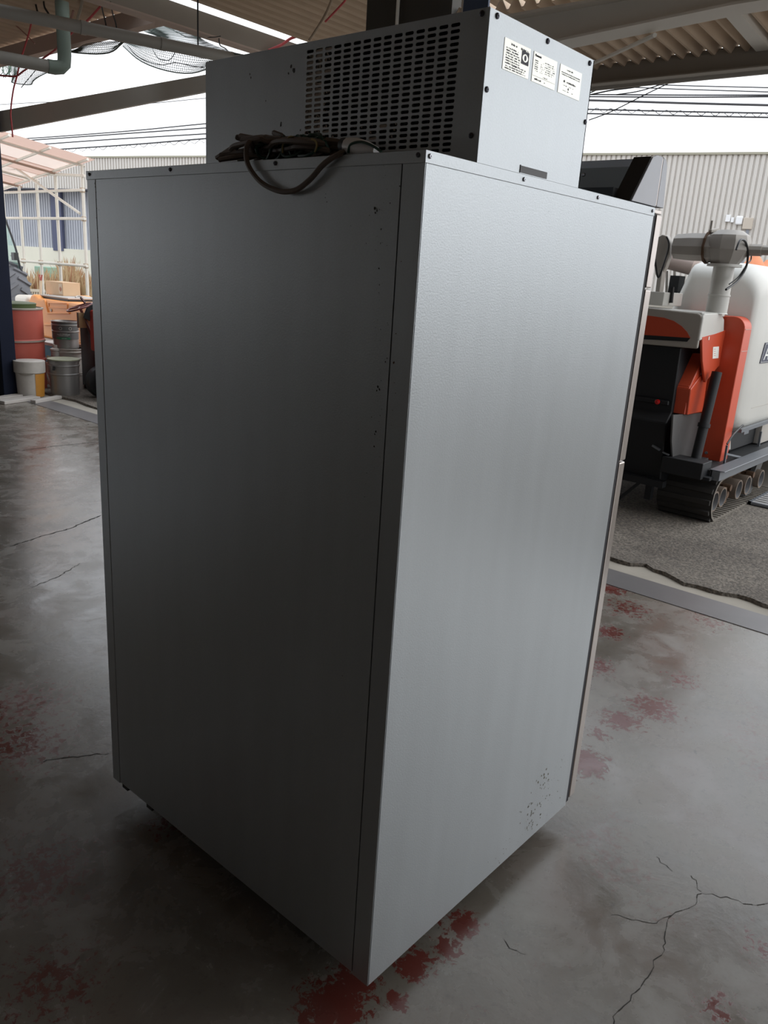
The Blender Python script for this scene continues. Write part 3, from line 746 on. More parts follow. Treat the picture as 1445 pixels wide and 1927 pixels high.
pg.build('plug', [mat('white_plug', (.88, .88, .90), .35), BLACKM], pc, smooth=True, label='white moulded plug')
# ================================================================== COMBINE HARVESTER
HW = mat('harvester_white', (0.58, 0.57, 0.53), .35, var=.06, vscale=5)
HGREY = mat('harvester_warm_grey', (0.40, 0.37, 0.33), .45, var=.08, vscale=7)
HRED = mat('harvester_red', (0.56, 0.075, 0.03), .38, var=.06, vscale=4)
HBLK = mat('harvester_black', (0.008, 0.009, 0.011), .6, var=.2)
HSTEEL = mat('harvester_frame_grey', (0.16, 0.17, 0.185), .45, .2, var=.1)
HSHEET = mat('worn_grey_sheet', (0.10, 0.10, 0.098), .5, .3, var=.25, vscale=9)
RUBBER = mat('track_rubber_dusty', (0.17, 0.15, 0.125), .85, var=.3, vscale=12); TRDARK = mat('track_rubber_dark', (0.030, 0.027, 0.024), .85, var=.3, vscale=12)
RUST = mat('rusty_iron', (0.10, 0.055, 0.03), .8, .2, var=.45, vscale=20)
ROLL = mat('roller_dusty', (0.17, 0.13, 0.10), .7, .2, var=.3, vscale=25)
CABLE = mat('black_cable', (0.01, 0.01, 0.011), .4)
cx0 = 3.92
ch = thing('combine_harvester', (4.9, 1.4, 0), 'white and red combine harvester on rubber tracks parked in the yard, seen from behind', 'combine harvester')

def track(y0, y1, parent):
    """rubber crawler: a closed belt with inner lugs, its rollers and frame"""
    xa, xb, zt, r = cx0+.02, 5.42, .285, .142
    def loop(off):
        pts = []
        for k in range(9):
            a = pi*1.5 - pi*k/8; pts.append((xa+r+ (r-off)*cos(a), r + (r-off)*sin(a)))
        for k in range(1, 12): pts.append((lerp(xa+r, xb-r, k/12), 2*r - off + .03*k/12 + .004*sin(k*2.1)))
        for k in range(9):
            a = pi/2 - pi*k/8; pts.append((xb-r+(r-off)*cos(a), r + .03*(1-k/8) + (r-off)*sin(a)))
        return pts
    o, i_ = loop(0), loop(.016); n = len(o); b = B()
    vs = [(x, y0, z) for x, z in o] + [(x, y1, z) for x, z in o] + [(x, y0, z) for x, z in i_] + [(x, y1, z) for x, z in i_]
    fs = []
    for k in range(n):
        k2 = (k+1) % n
        fs += [(2*n+k, 3*n+k, 3*n+k2, 2*n+k2), (k, 2*n+k, 2*n+k2, k2), (n+k, n+k2, 3*n+k2, 3*n+k)]
    b.add(vs, fs); base_ = len(b.v)-4*n
    for k in range(n):
        k2 = (k+1) % n; b.f.append([base_+k, base_+k2, base_+n+k2, base_+n+k]); b.m.append(1)
    # lugs on the inside and grousers on the outside
    for k in range(26):
        x = lerp(xa+r*.6, xb-r*.6, k/25)
        b.box(x-.012, x+.012, y0+.004, y1-.004, .014, .021)
        if k % 2 == 0:
            zt_ = 2*r + .03*max(0, (x-xa-r))/(xb-xa-2*r)
            b.prism([(x-.02, zt_-.002), (x+.02, zt_-.002), (x+.012, zt_+.022), (x-.012, zt_+.022)], 'y', y0+.01, y1-.01)
    for k in range(7):
        a = pi*1.45 - pi*.9*k/6; p = Vector((xa+r+(r+.008)*cos(a), 0, r+(r+.008)*sin(a)))
        b.bar((p.x, y0+.01, max(.012, p.z)), (p.x, y1-.01, max(.012, p.z)), .03, .02, 1, up=(cos(a), 0, sin(a)))
    return b.build('track', [RUBBER, TRDARK], parent, smooth=True, angle=35)
tr = track(.752, 1.10, ch)
track(1.75, 2.10, ch)
for x in (4.03, 4.165, 4.475, 4.66, 4.95):
    w_ = B(); pr = [(.040, .02), (.058, .02), (.066, .0), (.066, -.012), (.058, -.012), (.052, .06), (.012, .06), (.012, .045), (.00001, .045)]
    w_.lathe([(.066, .10), (.066, -.012), (.056, -.012), (.052, .05), (.014, .055), (.014, .03), (.00001, .03)], (x, .775, .135 if x < 4.1 else .14), 20, 0, 'y', mats=[1, 1, 0, 0, 1, 1])
    w_.build('roller', [mat('roller_hub_grey', (.20, .20, .205), .6, .2, var=.2), ROLL], tr, smooth=True)
tf = B(); tf.box(4.0, 5.2, .86, .99, .13, .20, 0)
for x, z in ((4.24, .17), (4.30, .13), (4.27, .10), (4.34, .17), (4.8, .19)): tf.lathe([(.022, 0), (.022, .05), (.012, .055), (.012, .10)], (x, .775, z), 10, 0, 'y')
tf.build('roller_frame', RUST, tr)
sp = B(); sp.prism([(4.78, .035), (4.90, .035), (5.10, .30), (4.96, .30)], 'y', .80, .83); sp.build('mud_plate', HSHEET, ch)
cf_ = B()
cf_.box(3.90, 5.8, .725, .775, .292, .352, 0); cf_.box(3.90, 5.8, .70, .79, .352, .357, 0)
cf_.box(3.90, 5.8, .78, 2.1, .29, .35, 1); cf_.box(3.80, 3.95, .80, 1.05, .30, .40, 1)
cf_.box(3.84, 3.90, .76, .95, .295, .315, 1)
cf_.build('chassis', [HSTEEL, HBLK], ch, bevel=.004, seg=1)
# rear bulk
rb = B()
rb.prism([(3.86, .22), (3.80, .60), (3.86, .66), (3.84, 1.05), (4.4, 1.05), (4.4, .22)], 'y', 1.06, 2.15, 0)
rb.box(4.37, 5.6, .90, 1.9, .36, .56, 0); rb.box(4.24, 4.5, 1.0, 1.9, .36, 1.0, 0)
rb.box(3.835, 3.85, 1.08, 1.5, .70, .73, 0); rb.box(3.82, 3.84, 1.1, 1.5, .50, .515, 0)
rb.build('threshing_body', HBLK, ch, bevel=.006, seg=1)
q = onx(1238, 756, 3.83)
rl = B(); rl.lathe([(.013, -.012), (.016, -.012), (.016, -.018), (.010, -.022), (.00001, -.023)], (3.835, q.y, q.z), 14, 0, 'x'); rl.build('red_reflector', mat('red_lens', (.5, .008, .008), .25), ch, smooth=True)
rc2 = B(); q = onx(1228, 838, 3.82); rc2.bar(q, q+Vector((0, -.05, -.02)), .02, .012); rc2.bar(q+Vector((0, -.07, -.03)), q+Vector((0, -.11, -.04)), .014, .008)
rc2.build('latch', HSTEEL, ch)
lg = B(); lg.box(3.84, 3.88, 1.10, 1.14, .10, .25); lg.box(3.80, 3.86, 1.02, 1.9, .20, .24); lg.bar((3.82, 1.30, .06), (3.84, 1.18, .20), .02, .02); lg.build('rear_bracket', HBLK, ch)

# white rear hood with red inlay
hx = 3.81; hy = .955
hd = B()
hd.prism([(hy, 1.055), (hy, 1.225), (hy+.012, 1.248), (hy+.035, 1.256), (1.6, 1.275), (2.05, 1.275), (2.1, 1.05), (1.5, 1.045)], 'x', hx, hx+.02, 0)
hd.prism([(hx, 1.10), (hx, 1.235), (hx+.02, 1.258), (hx+.28, 1.262), (hx+.36, 1.225), (hx+.40, 1.135)], 'y', hy-.004, hy+.02, 1)
hd.box(hx+.015, hx+.40, hy+.01, 2.1, 1.235, 1.262, 1)
hd.build('rear_hood', [HGREY, HW], ch, bevel=.012, seg=3, label='warm white rear hood with rounded corner')
il = B()
P = [onx(u, v, hx) for u, v in ((1196, 640), (1205, 596), (1220, 594), (1250, 598), (1268, 604), (1283, 614), (1293, 625), (1299, 636))]
P = [(p.y, p.z) for p in P]; P = [(2.0, P[-1][1]-.03)] + [(2.0, P[1][1]+.02)] + P[1:]
il.prism(P, 'x', hx-.003, hx+.004, 0)
a, b_ = onx(1299, 636, hx), onx(1293, 643, hx)
il.prism([(2.0, P[0][1]), (a.y, a.z), (b_.y, b_.z), (2.0, P[0][1]-.035)], 'x', hx-.0032, hx+.004, 1)
il.build('red_inlay', [HRED, HBLK], ch, label='dark red inlay panel in the hood')
# red covers on the side
def on_y(pts, y): return [(ony(u, v, y).x, ony(u, v, y).z) for u, v in pts]
sc1 = B(); sc1.prism(on_y([(1321, 634), (1345, 628), (1371, 619), (1372, 640), (1375, 670), (1362, 681), (1350, 692), (1327, 720), (1322, 680)], .95), 'y', .95, .965, 0)
s1 = sc1.build('side_cover', HRED, ch, bevel=.003, seg=1, label='pointed red side cover under the hood')
st = B(); st.prism(on_y([(1342, 653), (1353, 652), (1352, 674), (1341, 675)], .948), 'y', .9485, .9495, 0)
for k in range(4):
    z = .985 + k*.010; p = on_y([(1343.5, 657+4*k)], .948)[0]; st.box(p[0], p[0]+.03, .948, .9484, p[1]-.002, p[1]+.001, 1)
st.build('warning_sticker', [LABELW, mat('pink_ink', (.55, .2, .18), .6)], s1)
ht_ = B(); p = on_y([(1334, 636)], .948)[0]; ht_.box(p[0]-.006, p[0]+.006, .947, .95, p[1]-.012, p[1]+.008); ht_.build('clip', LABELW, s1)
lc = B()
L0 = on_y([(1294, 781), (1322, 775), (1330, 720), (1337, 695), (1326, 698), (1300, 733)], .975)
lc.prism(L0, 'y', .975, 1.09, 0)
l1 = L0[0]; l5 = L0[5]
lc.box(l1[0]-.01, l1[0]+.02, .99, 1.13, l1[1]+.0, l5[1]+.02, 0)
lc.prism([(l5[0], l5[1]), (l5[0]+.16, l5[1]+.20), (l5[0]+.2, l5[1]+.20), (l5[0]+.1, l5[1])], 'y', .985, 1.12, 0)
lc.build('lower_cover', HRED, ch, bevel=.004, seg=1, label='angular red lower side cover')
gs = B(); G = on_y([(1267, 781), (1320, 777), (1308, 838), (1301, 882), (1267, 880), (1264, 830)], 1.0)
gs.prism(G, 'y', 1.0, 1.01, 0); gs.build('splash_sheet', HSHEET, ch, label='bare grey metal sheet below the red covers')
bp_ = B(); a, b_ = ony(1349, 700, .90), ony(1304, 884, .90); bp_.tube([a, a.lerp(b_, .5), b_], .030, 10); mid = a.lerp(b_, .52); bp_.tube([mid, mid+(b_-a)*.04], .037, 10)
bp_.box(b_.x-.05, b_.x+.12, .86, .95, .36, .39)
bp_.build('hydraulic_post', HBLK, ch, smooth=True)
# tall red slab
rp_ = B(); RX = 4.22; zt = 1.245; pf = [(.838, .33), (1.25, .33), (1.25, zt-.01)]
for k in range(7):
    pf.append((.838+.075*(1-sin(pi/2*k/6)), zt-.075*(1-cos(pi/2*k/6))))
rp_.prism(pf, 'x', RX, RX+.135, 0); rpo = rp_.build('red_panel', HRED, ch, bevel=.006, seg=2, label='tall narrow red slab cover with rounded top')
ln = B()
for v in (620, 661):
    p = ony(1398, v, .837); ln = B(); ln.box(RX+.01, RX+.127, .8365, .838, p.z-.003, p.z+.002); ln.build('seam', mat('pale_pink', (.55, .3, .25), .5), rpo)
p = onx(1329, 852, RX-.001); ln = B(); ln.lathe([(.010, 0), (.010, -.004), (.00001, -.005)], (RX, p.y, p.z), 10, 0, 'x'); ln.build('bolt', SCREWL, rpo)
# grain tank
tk = B()
prof = []
def arc(cx, cz, r, a0, a1, n=6):
    for k in range(n+1):
        a = radians(lerp(a0, a1, k/n)); prof.append((cx+r*cos(a), cz+r*sin(a)))
y_o = .815; TX = 4.36
lo, hi = onx(1256, 582, TX+.05), onx(1292, 507, TX+.05)
ztop = ony(1445, 500, .95).z
arc(y_o+.10, .60, .10, 180, 270); prof.append((1.25, .50)); prof.append((lo.y+.02, lo.z-.05)); prof.append((lo.y, lo.z)); prof.append((hi.y, hi.z))
arc(hi.y-.055, ztop-.06, .06, 50, 90, 4); arc(y_o+.19, ztop-.185, .185, 90, 180, 8)
prof.reverse()
n = len(prof); secs = [(TX, .80), (TX+.012, .87), (TX+.045, .93), (TX+.11, .975), (TX+.20, 1.0), (5.9, 1.0), (5.98, .97), (6.02, .85)]
cyy, czz = 1.05, 1.02; vs = []
for x, s_ in secs:
    for (y, z) in prof: vs.append((x, cyy+(y-cyy)*s_, czz+(z-czz)*s_))
fs = []
for i in range(len(secs)-1):
    for k in range(n): fs.append((i*n+k, i*n+(k+1)%n, (i+1)*n+(k+1)%n, (i+1)*n+k))
fs += [tuple(range(n)), tuple((len(secs)-1)*n+k for k in range(n))]
tk.add(vs, fs); tko = tk.build('grain_tank', HW, ch, smooth=True, angle=60, label='big rounded white grain tank')
sm = B()
for v in (585, 760):
    p = ony(1445, v, y_o); sm.box(TX+.22, 5.9, y_o-.001, y_o+.002, p.z-.0015, p.z+.0015)
sm.build('tank_seam', HGREY, tko)
A0 = [ony(u, v, y_o) for u, v in ((1429, 684), (1440, 645))]; dxs = A0[1].x - A0[0].x
def ppoly(b, k, m, y):
    x0, z0, x1, z1 = A0[0].x, A0[0].z, A0[1].x, A0[1].z
    b.prism([(x0+k, z0+k*.6), (x1+k*.8, z1-k*.6), (x1+.45, z1-k*.6), (x1+.45, z0+k*.6)], 'y', y-.0006, y+.003, m)
ap = B(); ppoly(ap, 0, 0, y_o-.002); ppoly(ap, .010, 1, y_o-.003); ppoly(ap, .014, 0, y_o-.004)
btext(ap, 'AR', (A0[1].z-A0[0].z)*.95, (A0[1].x+.115, y_o-.0052, (A0[0].z+A0[1].z)/2-.008), (1, 0, 0), (dxs*.35, 0, (A0[1].z-A0[0].z)), 1, 1.25)
ap.build('badge', [mat('badge_navy', (.05, .055, .09), .5), LABELW], tko, recalc=False)
# under tank frame
def yq(u, v, y=.80): return ony(u, v, y)
uf = B(); uf.bar(yq(1392, 811), yq(1460, 788), .022, .022, 0); uf.bar(yq(1368, 838), yq(1361, 880), .012, .012, 0)
uf.tube(smooth_path([yq(1368, 836), yq(1380, 818), yq(1398, 800)], 4), .006, 6, 1)
uf.bar(yq(1432, 812, .85), yq(1425, 850, .85), .014, .014, 0); uf.bar(yq(1366, 854), yq(1410, 864), .012, .012, 0)
a, b_ = yq(1398, 818, .79), yq(1405, 811, .79); uf.box(a.x, b_.x+.03, .785, .79, a.z, b_.z, 0)
a = yq(1435, 800, .86); uf.box(a.x, a.x+.6, .86, .95, .36, .52, 2)
a = yq(1372, 830, .84); uf.prism([(a.x, a.z-.06), (a.x+.06, a.z-.06), (a.x+.02, a.z+.02), (a.x, a.z+.03)], 'y', .84, .86, 2)
uf.build('tank_frame', [HSTEEL, CABLE, HGREY], ch)
# vertical unloading tower with gearbox and auger
ty = .985; tp = ony(1345, 588, ty); txx = tp.x+.02
tw = B(); tw.lathe([(.068, 1.255), (.062, 1.262), (.062, 1.355), (.065, 1.357), (.065, 1.366), (.060, 1.368), (.060, 1.525), (.098, 1.525), (.098, 1.540), (.05, 1.540)], (txx, ty, 0), 28)
two = tw.build('unloading_tower', HW, ch, smooth=True, angle=30)
gx = B()
gx.lathe([(.078, 1.540), (.10, 1.57), (.125, 1.62), (.125, 1.67), (.115, 1.70), (.07, 1.728), (.00001, 1.73)], (txx, ty, 0), 10, 0)
def gp(u, v, y): return ony(u, v, y)
gx.lathe([(.02, -.06), (.085, -.06), (.085, .0)], (txx-.02, ty+.10, 1.63), 8, 0, 'y')
gx.lathe([(.094, .0), (.094, .012)], (txx-.02, ty+.10, 1.63), 12, 1, 'y')
gx.lathe([(.082, .012), (.082, .10), (.074, .20), (.06, .205)], (txx-.02, ty+.10, 1.63), 10, 0, 'y')
gx.build('gearbox', [mat('gearbox_grey', (.36, .335, .305), .5, .1, var=.12, vscale=9), RUST], two, smooth=True, angle=25)
gt = B()
gt.bar((txx-.03, ty+.105, 1.70), (txx-.03, ty+.105, 1.78), .012, .012); gt.bar((txx-.05, ty+.10, 1.72), (txx+.02, ty+.08, 1.735), .02, .015)
gt.build('bracket', HGREY, two); gt = B(); gt.lathe([(.05, .0), (.034, -.03), (.034, -.10), (.028, -.10), (.028, -.22)], (txx+.03, ty-.09, 1.625), 10, 0, 'y')
gt.build('gearbox_arm', HGREY, two, smooth=True, angle=25)
la = B(); la.lathe([(.00001, -.055), (.02, -.05), (.03, -.03), (.03, .0), (.014, .006)], (txx+.03, ty-.31, 1.635), 14, 0, 'y'); la.build('work_lamp', LABELW, two, smooth=True)
lw = B()
W0 = [ony(u, v, ty-.12) for u, v in ((1385, 470), (1393, 452), (1403, 456), (1407, 480), (1403, 505), (1388, 528), (1366, 545))]
lw.tube(smooth_path(W0, 6), .0065, 8); W1 = [ony(u, v, ty-.11) for u, v in ((1405, 458), (1412, 470), (1413, 488), (1405, 498), (1390, 520), (1372, 535))]; lw.tube(smooth_path(W1, 6), .004, 6)
lw.build('tower_cable', CABLE, two, smooth=True)
ag = B(); a, b_ = onx(1308, 502, 4.6), onx(1215, 478, 4.6); ag.tube([a, b_+(b_-a)*.6], .06, 14); ag.build('unloading_auger', mat('auger_pinkish', (.50, .40, .36), .5, var=.1), ch, smooth=True)
# left side pieces visible between fridge and tower
mr = B(); M0 = [onx(u, v, 4.05) for u, v in ((1238, 446), (1246, 441), (1256, 444), (1261, 458), (1258, 485), (1252, 503), (1243, 520), (1233, 518), (1228, 480))]
mr.plate(M0, .05, 0); mr.bar(onx(1246, 505, 4.07), onx(1240, 552, 4.07), .06, .03, 0)
mro = mr.build('side_shroud', HGREY, ch, bevel=.006, seg=2)
mc = B(); mc.tube(smooth_path([onx(u, v, 4.02) for u, v in ((1231, 480), (1236, 515), (1240, 521), (1248, 500), (1257, 470), (1258, 455), (1254, 446))], 5), .006, 6); mc.build('shroud_cable', CABLE, mro, smooth=True)
wb_ = B(); a, b_ = onx(1215, 570, 4.0), onx(1250, 553, 4.0); wb_.box(4.0, 4.3, b_.y, a.y+.5, a.z-.01, b_.z+.01); wb_.build('white_ledge', HW, ch, bevel=.004)
bk_ = B(); a, b_ = onx(1258, 540, 4.5), onx(1279, 519, 4.5); bk_.box(4.5, 4.6, b_.y, a.y, a.z-.1, b_.z); bk_.build('engine_box', HBLK, ch); bk_ = B(); bk_.bar(onx(1262, 570, 4.1), onx(1265, 540, 4.1), .02, .02); bk_.build('black_stay', HBLK, ch)
wf_ = B()
for (u0, v0, u1, v1) in ((1270, 506, 1294, 508), (1270, 506, 1270, 520), (1256, 510, 1254, 575), (1263, 538, 1262, 572)): wf_.bar(onx(u0, v0, 4.7), onx(u1, v1, 4.7), .018, .018)
wf_.build('rail_frame', HW, ch)
# ================================================================== LEFT YARD: DRUM, PAILS, SPRAY TANK, CABINET, TRACTOR, PIPE SHED
DRED = mat('drum_red', (0.40, 0.075, 0.05), .5, var=.25, vscale=5); DGREEN = mat('dark_green_lid', (.05, .075, .02), .5, var=.2)
RIM = mat('dull_rim', (.30, .26, .22), .5, .4, var=.2)
TINM = mat('tin_grey', (.30, .29, .28), .38, .55, var=.15, vscale=8, stretch=(1, 1, .2)); TIND = mat('tin_dark_print', (.10, .10, .10), .45, .2, var=.1)
PWHITE = mat('dirty_white_plastic', (.52, .49, .45), .55, var=.2, vscale=14); ORNG = mat('yellow_orange_plastic', (.55, .25, .04), .5, var=.15, vscale=10)
TANKO = mat('orange_tank_plastic', (.90, .36, .10), .45, var=.05, vscale=4)
BROWNM = mat('orange_brown_wood', (.32, .13, .07), .65, var=.25, vscale=6, stretch=(1, 1, .3)); CARD = mat('cardboard', (.62, .42, .26), .8, var=.08)
GREYW = mat('weathered_board', (.48, .45, .42), .8, var=.18, vscale=6); PIPEW = mat('white_galv_pipe', (.70, .67, .60), .5, .1, var=.08, vscale=10)

def at_z(u, v, dist, z=0.0):
    p = atd(u, v, dist); p.z = z; return p
# steel drum with a green lid
dp = at_z(34, 742, 9.0); DH = atd(40, 581, 9.0).z; R_ = .285
dm = thing('steel_drum', dp, 'red steel drum with a dark green lid behind the white and yellow pail', 'drum')
b = B(); b.lathe([(R_-.01, .0), (R_, .005), (R_, .29), (R_+.010, .30), (R_+.010, .315), (R_, .325), (R_, DH*.60), (R_+.010, DH*.60+.01), (R_+.010, DH*.60+.027), (R_, DH*.60+.037), (R_, DH)], dp, 48, 0, mats=[0]*6+[0, 1, 0, 0]); b.build('barrel', [DRED, RIM], dm, smooth=True)
b = B(); b.lathe([(R_, DH), (R_+.009, DH+.004), (R_+.009, DH+.017), (R_-.01, DH+.02), (R_-.012, DH+.01), (.00001, DH+.008)], dp, 48); b.build('rim', RIM, dm, smooth=True)
b = B(); b.lathe([(.255, DH+.01), (.258, DH+.042), (.262, DH+.057), (.25, DH+.062), (.00001, DH+.064)], dp + Vector((-.02, .03, 0)), 40); b.build('lid', DGREEN, dm, smooth=True)

def pail(name, u, v, dist, z, r, h, mats, label, cat, fill=None, taper=.93, rings=True, lid=None):
    p = at_z(u, v, dist, z); t = thing(name, p, label, cat)
    pr = [(r*taper-.006, 0), (r*taper, .004)]
    mt = [0, 0]
    def rr(f): return r*lerp(taper, 1, f)
    for f in ((.62, .86) if rings else ()):
        z_ = h*f
        pr += [(rr(f), z_-.010), (rr(f)+.007, z_-.004), (rr(f)+.007, z_+.004), (rr(f), z_+.010)]
    pr += [(r, h-.012), (r+.007, h-.008), (r+.007, h-.001), (r-.001, h), (r-.004, h-.02), (r*taper-.003, .02), (.00001, .02)]
    b = B(); b.lathe(pr, p, 36, 0); b.build('body', mats[0], t, smooth=True)
    return t, p
t, p = pail('pail', 59, 744, 8.48, 0, .135, .350, [PWHITE], 'dirty white and yellow plastic pail in front of the red drum', 'pail', rings=False, taper=.9)
b = B(); b.lathe([(.136, .235), (.144, .24), (.144, .345), (.137, .35)], p, 36); b.build('collar', PWHITE, t, smooth=True)
b = B()
for k in range(10):
    a0 = radians(-95+k*6) ; a1 = radians(-95+(k+1)*6)
    vs = [(p.x+r*cos(a), p.y+r*sin(a), z) for r, a, z in ((.1225, a0, .006), (.1225, a1, .006), (.1345, a1, .232), (.1345, a0, .232))]
    b.add(vs, [(0, 1, 2, 3)])
b.build('yellow_side', ORNG, t, smooth=True, label='yellow part of the pail wall')
b = B(); b.tube(smooth_path([(p.x+.14*cos(a), p.y+.14*sin(a), .33-.11*sin((a-radians(150))/radians(160)*pi)) for a in [radians(150+16*k) for k in range(11)]], 3), .003, 6); b.build('bail', RIM, t, smooth=True)
t, p = pail('tin_pail', 123, 742, 8.56, 0, .146, .350, [TINM], 'bare grey steel pail with its lid askew in front of the stack', 'pail')
b = B(); b.lathe([(.15, .352), (.156, .356), (.153, .364), (.12, .367), (.00001, .362)], p+Vector((0, 0, .0)), 32); b.build('lid', mat('pale_green_lid', (.36, .37, .26), .5), t, smooth=True)
b = B(); b.bar((p.x-.135, p.y-.065, .30), (p.x-.145, p.y-.07, .26), .02, .01); b.build('handle_lug', BLACKM, t)
t, p = pail('white_can', 133, 690, 8.98, 0, .135, .165, [PWHITE], 'low white can at the bottom of the pail stack', 'can', rings=False)
PZ = atd(125, 653, 9.03).z; PT = atd(125, 603, 9.03).z
t, p2 = pail('white_pail', 132, 690, 8.98, .166, .140, PZ-.168, [PWHITE], 'white pail in the middle of the stack, carrying the dark printed can', 'pail')
t, p3 = pail('printed_can', 125, 652, 8.98, PZ, .132, PT-PZ, [TINM], 'dark printed can with green band, topmost of the pail stack', 'can')
b = B()
def wrap(b, c, r, a0, a1, z0, z1, m, n=10):
    z0, z1 = z0*(PT-PZ)/.335, z1*(PT-PZ)/.335; r = r*.985
    for k in range(n):
        q0, q1 = radians(lerp(a0, a1, k/n)), radians(lerp(a0, a1, (k+1)/n))
        b.add([(c.x+r*cos(q0), c.y+r*sin(q0), c.z+z0), (c.x+r*cos(q1), c.y+r*sin(q1), c.z+z0), (c.x+r*cos(q1), c.y+r*sin(q1), c.z+z1), (c.x+r*cos(q0), c.y+r*sin(q0), c.z+z1)], [(0, 1, 2, 3)], m)
PK = (PT-PZ)/.335
wrap(b, p3, .1345, 150, 310, .115, .195, 0, 20); wrap(b, p3, .1365, 150, 310, .225, .275, 0, 20); wrap(b, p3, .1365, 150, 310, .30, .318, 0, 20)
wrap(b, p3, .1352, 200, 262, .115, .140, 1, 8)
r5 = random.Random(8)
for zz, a0, a1, h in ((.183, 218, 250, .006), (.170, 205, 258, .008), (.156, 212, 250, .007), (.123, 225, 245, .006)):
    a = a0
    while a < a1:
        w_ = r5.uniform(2, 4.5); wrap(b, p3, .1360, a, a+w_, zz, zz+h, 2, 1); a += w_+r5.uniform(.8, 2.5)
for ac in (222, 262):
    for k in range(12):
        q0, q1 = 2*pi*k/12, 2*pi*(k+1)/12
        pts = []
        for rr_, q in ((.016, q0), (.016, q1), (.012, q1), (.012, q0)):
            a = radians(ac + degrees_ * 1) if False else radians(ac) + rr_*cos(q)/.137
            pts.append((p3.x+.1372*cos(a), p3.y+.1372*sin(a), p3.z+.25*PK+rr_*sin(q)))
        b.add(pts, [(0, 1, 2, 3)], 2)
b.build('print', [TIND, mat('green_band', (.02, .16, .08), .5), mat('pale_print', (.5, .5, .47), .5)], t, recalc=False)
p = at_z(107, 690, 8.92); b = B(); b.lathe([(.05, 0), (.05, .40), (.058, .405), (.058, .42), (.03, .43), (.03, .46), (.00001, .46)], p, 20); b.build('white_bottle', PWHITE, smooth=True, label='slim white canister squeezed between the pail stack and blue box', cat='canister')

# board work bench carrying the orange tank, with crates under it
bz = onx(130, 648, 3.58).z
def bp_(u, v, x): return onx(u, v, x)
bn = thing('work_bench', (4.05, 7.9, 0), 'low bench with a pale edge board under the orange spray tank', 'bench')
yl, yr = onx(82, 652, 3.58).y + .5, onx(182, 652, 3.58).y - .3
B().box(3.58, 4.6, yr, yl, bz-.035, bz).build('bench_top', GREYW, bn, bevel=.004)
for (x, y) in ((3.64, yr+.06), (3.64, yl-.06), (4.52, yr+.06), (4.52, yl-.06)):
    B().box(x-.03, x+.03, y-.03, y+.03, 0, bz-.035).build('leg', BROWNM, bn)
cb_ = thing('wooden_cabinet', (3.5, 7.15, 0), 'orange brown wooden cabinet beside the grey pail, open front with odds and ends', 'cabinet')
c0 = onz(150, 729); cx_, cy_ = c0.x, c0.y
WORLD[cb_] = Vector((cx_+.2, cy_-.25, 0)); cb_.location = WORLD[cb_]
b = B(); b.box(cx_, cx_+.02, cy_-.12, cy_, .03, .46); b.box(cx_, cx_+.02, cy_-.5, cy_-.42, .03, .46); b.box(cx_, cx_+.02, cy_-.42, cy_-.12, .03, .14); b.box(cx_, cx_+.02, cy_-.42, cy_-.12, .40, .46)
b.box(cx_+.02, cx_+.4, cy_-.02, cy_, .03, .46); b.box(cx_+.02, cx_+.4, cy_-.5, cy_-.48, .03, .46); b.box(cx_+.38, cx_+.4, cy_-.5, cy_, .03, .46); b.box(cx_, cx_+.4, cy_-.5, cy_, .02, .04)
b.build('carcass', BROWNM, cb_, bevel=.003, seg=1)
for y in (cy_-.04, cy_-.45):
    w_ = B(); w_.lathe([(.028, -.012), (.032, -.008), (.032, .008), (.028, .012)], (cx_+.02, y, .032), 14, 0, 'y'); w_.build('caster', BLACKM, cb_, smooth=True)
b = B(); b.lathe([(.02, 0), (.02, .003), (.012, .006), (.00001, .007)], (cx_-.002, cy_-.05, .415), 12, 0, 'x'); b.build('knob', BLACKM, cb_, smooth=True)
b = B(); b.box(cx_+.06, cx_+.3, cy_-.40, cy_-.16, .05, .17); b.build('white_box', PWHITE, bevel=.01, label='small white box inside the wooden cabinet', cat='box')
b = B()
for k in range(6): b.bar((cx_+.06+.03*k, cy_-.38+.04*k, .18+.01*k), (cx_+.10+.02*k, cy_-.20-.02*k, .32-.02*k), .03, .03)
b.build('dark_tools', HBLK, label='dark tangle of tools inside the wooden cabinet', cat='tool', kind='stuff')
# blue box on a brown crate
k0 = atd(86, 725, 9.3); b = B(); x, y = k0.x, k0.y
ct = B(); ct.box(x, x+.3, y-.24, y+.08, 0.0, .24); ct.build('wooden_crate', BROWNM, bevel=.006, label='brown wooden crate on the ground under the blue box', cat='crate')
bb_ = thing('blue_box', (x+.15, y-.1, .24), 'bright blue carton with a yellow print, on the brown crate', 'box')
B().box(x+.02, x+.26, y-.22, y+.06, .242, .42).build('carton', mat('bright_blue', (.02, .23, .42), .5, var=.1), bb_, bevel=.004)
B().box(x+.018, x+.021, y-.14, y-.02, .265, .31).build('print', mat('olive_yellow', (.25, .25, .10), .5), bb_)
b = B(); b.box(x+.0, x+.25, y-.26, y+.10, .422, .452); b.build('grey_board', GREYW, label='grey board lying over the blue carton', cat='board')
b = B(); a, c = atd(97, 718, 9.0), atd(84, 698, 9.05); a.z = .012; b.tube([a, c, c+(c-a)*.6], .012, 8); b.build('white_pipe', PIPEW, label='short white pipe leaning on the brown crate', cat='pipe', smooth=True)
b = B()
for (u0, v0, u1, v1, wd) in ((0, 757, 68, 748, .12), (62, 756, 112, 747, .06), (-8, 751, 52, 742, .10)):
    a, c = onz(u0, v0, .016), onz(u1, v1, .016)
    pb = B(); pb.bar(a, c, wd, .03); pb.build('plank', GREYW, bevel=.003, seg=1, label={0: 'wide weathered plank on the ground at the foot of the navy post', 62: 'short narrow plank end beside the white and yellow pail', -8: 'rear weathered plank lying behind the other at the navy post'}[u0], cat='plank')

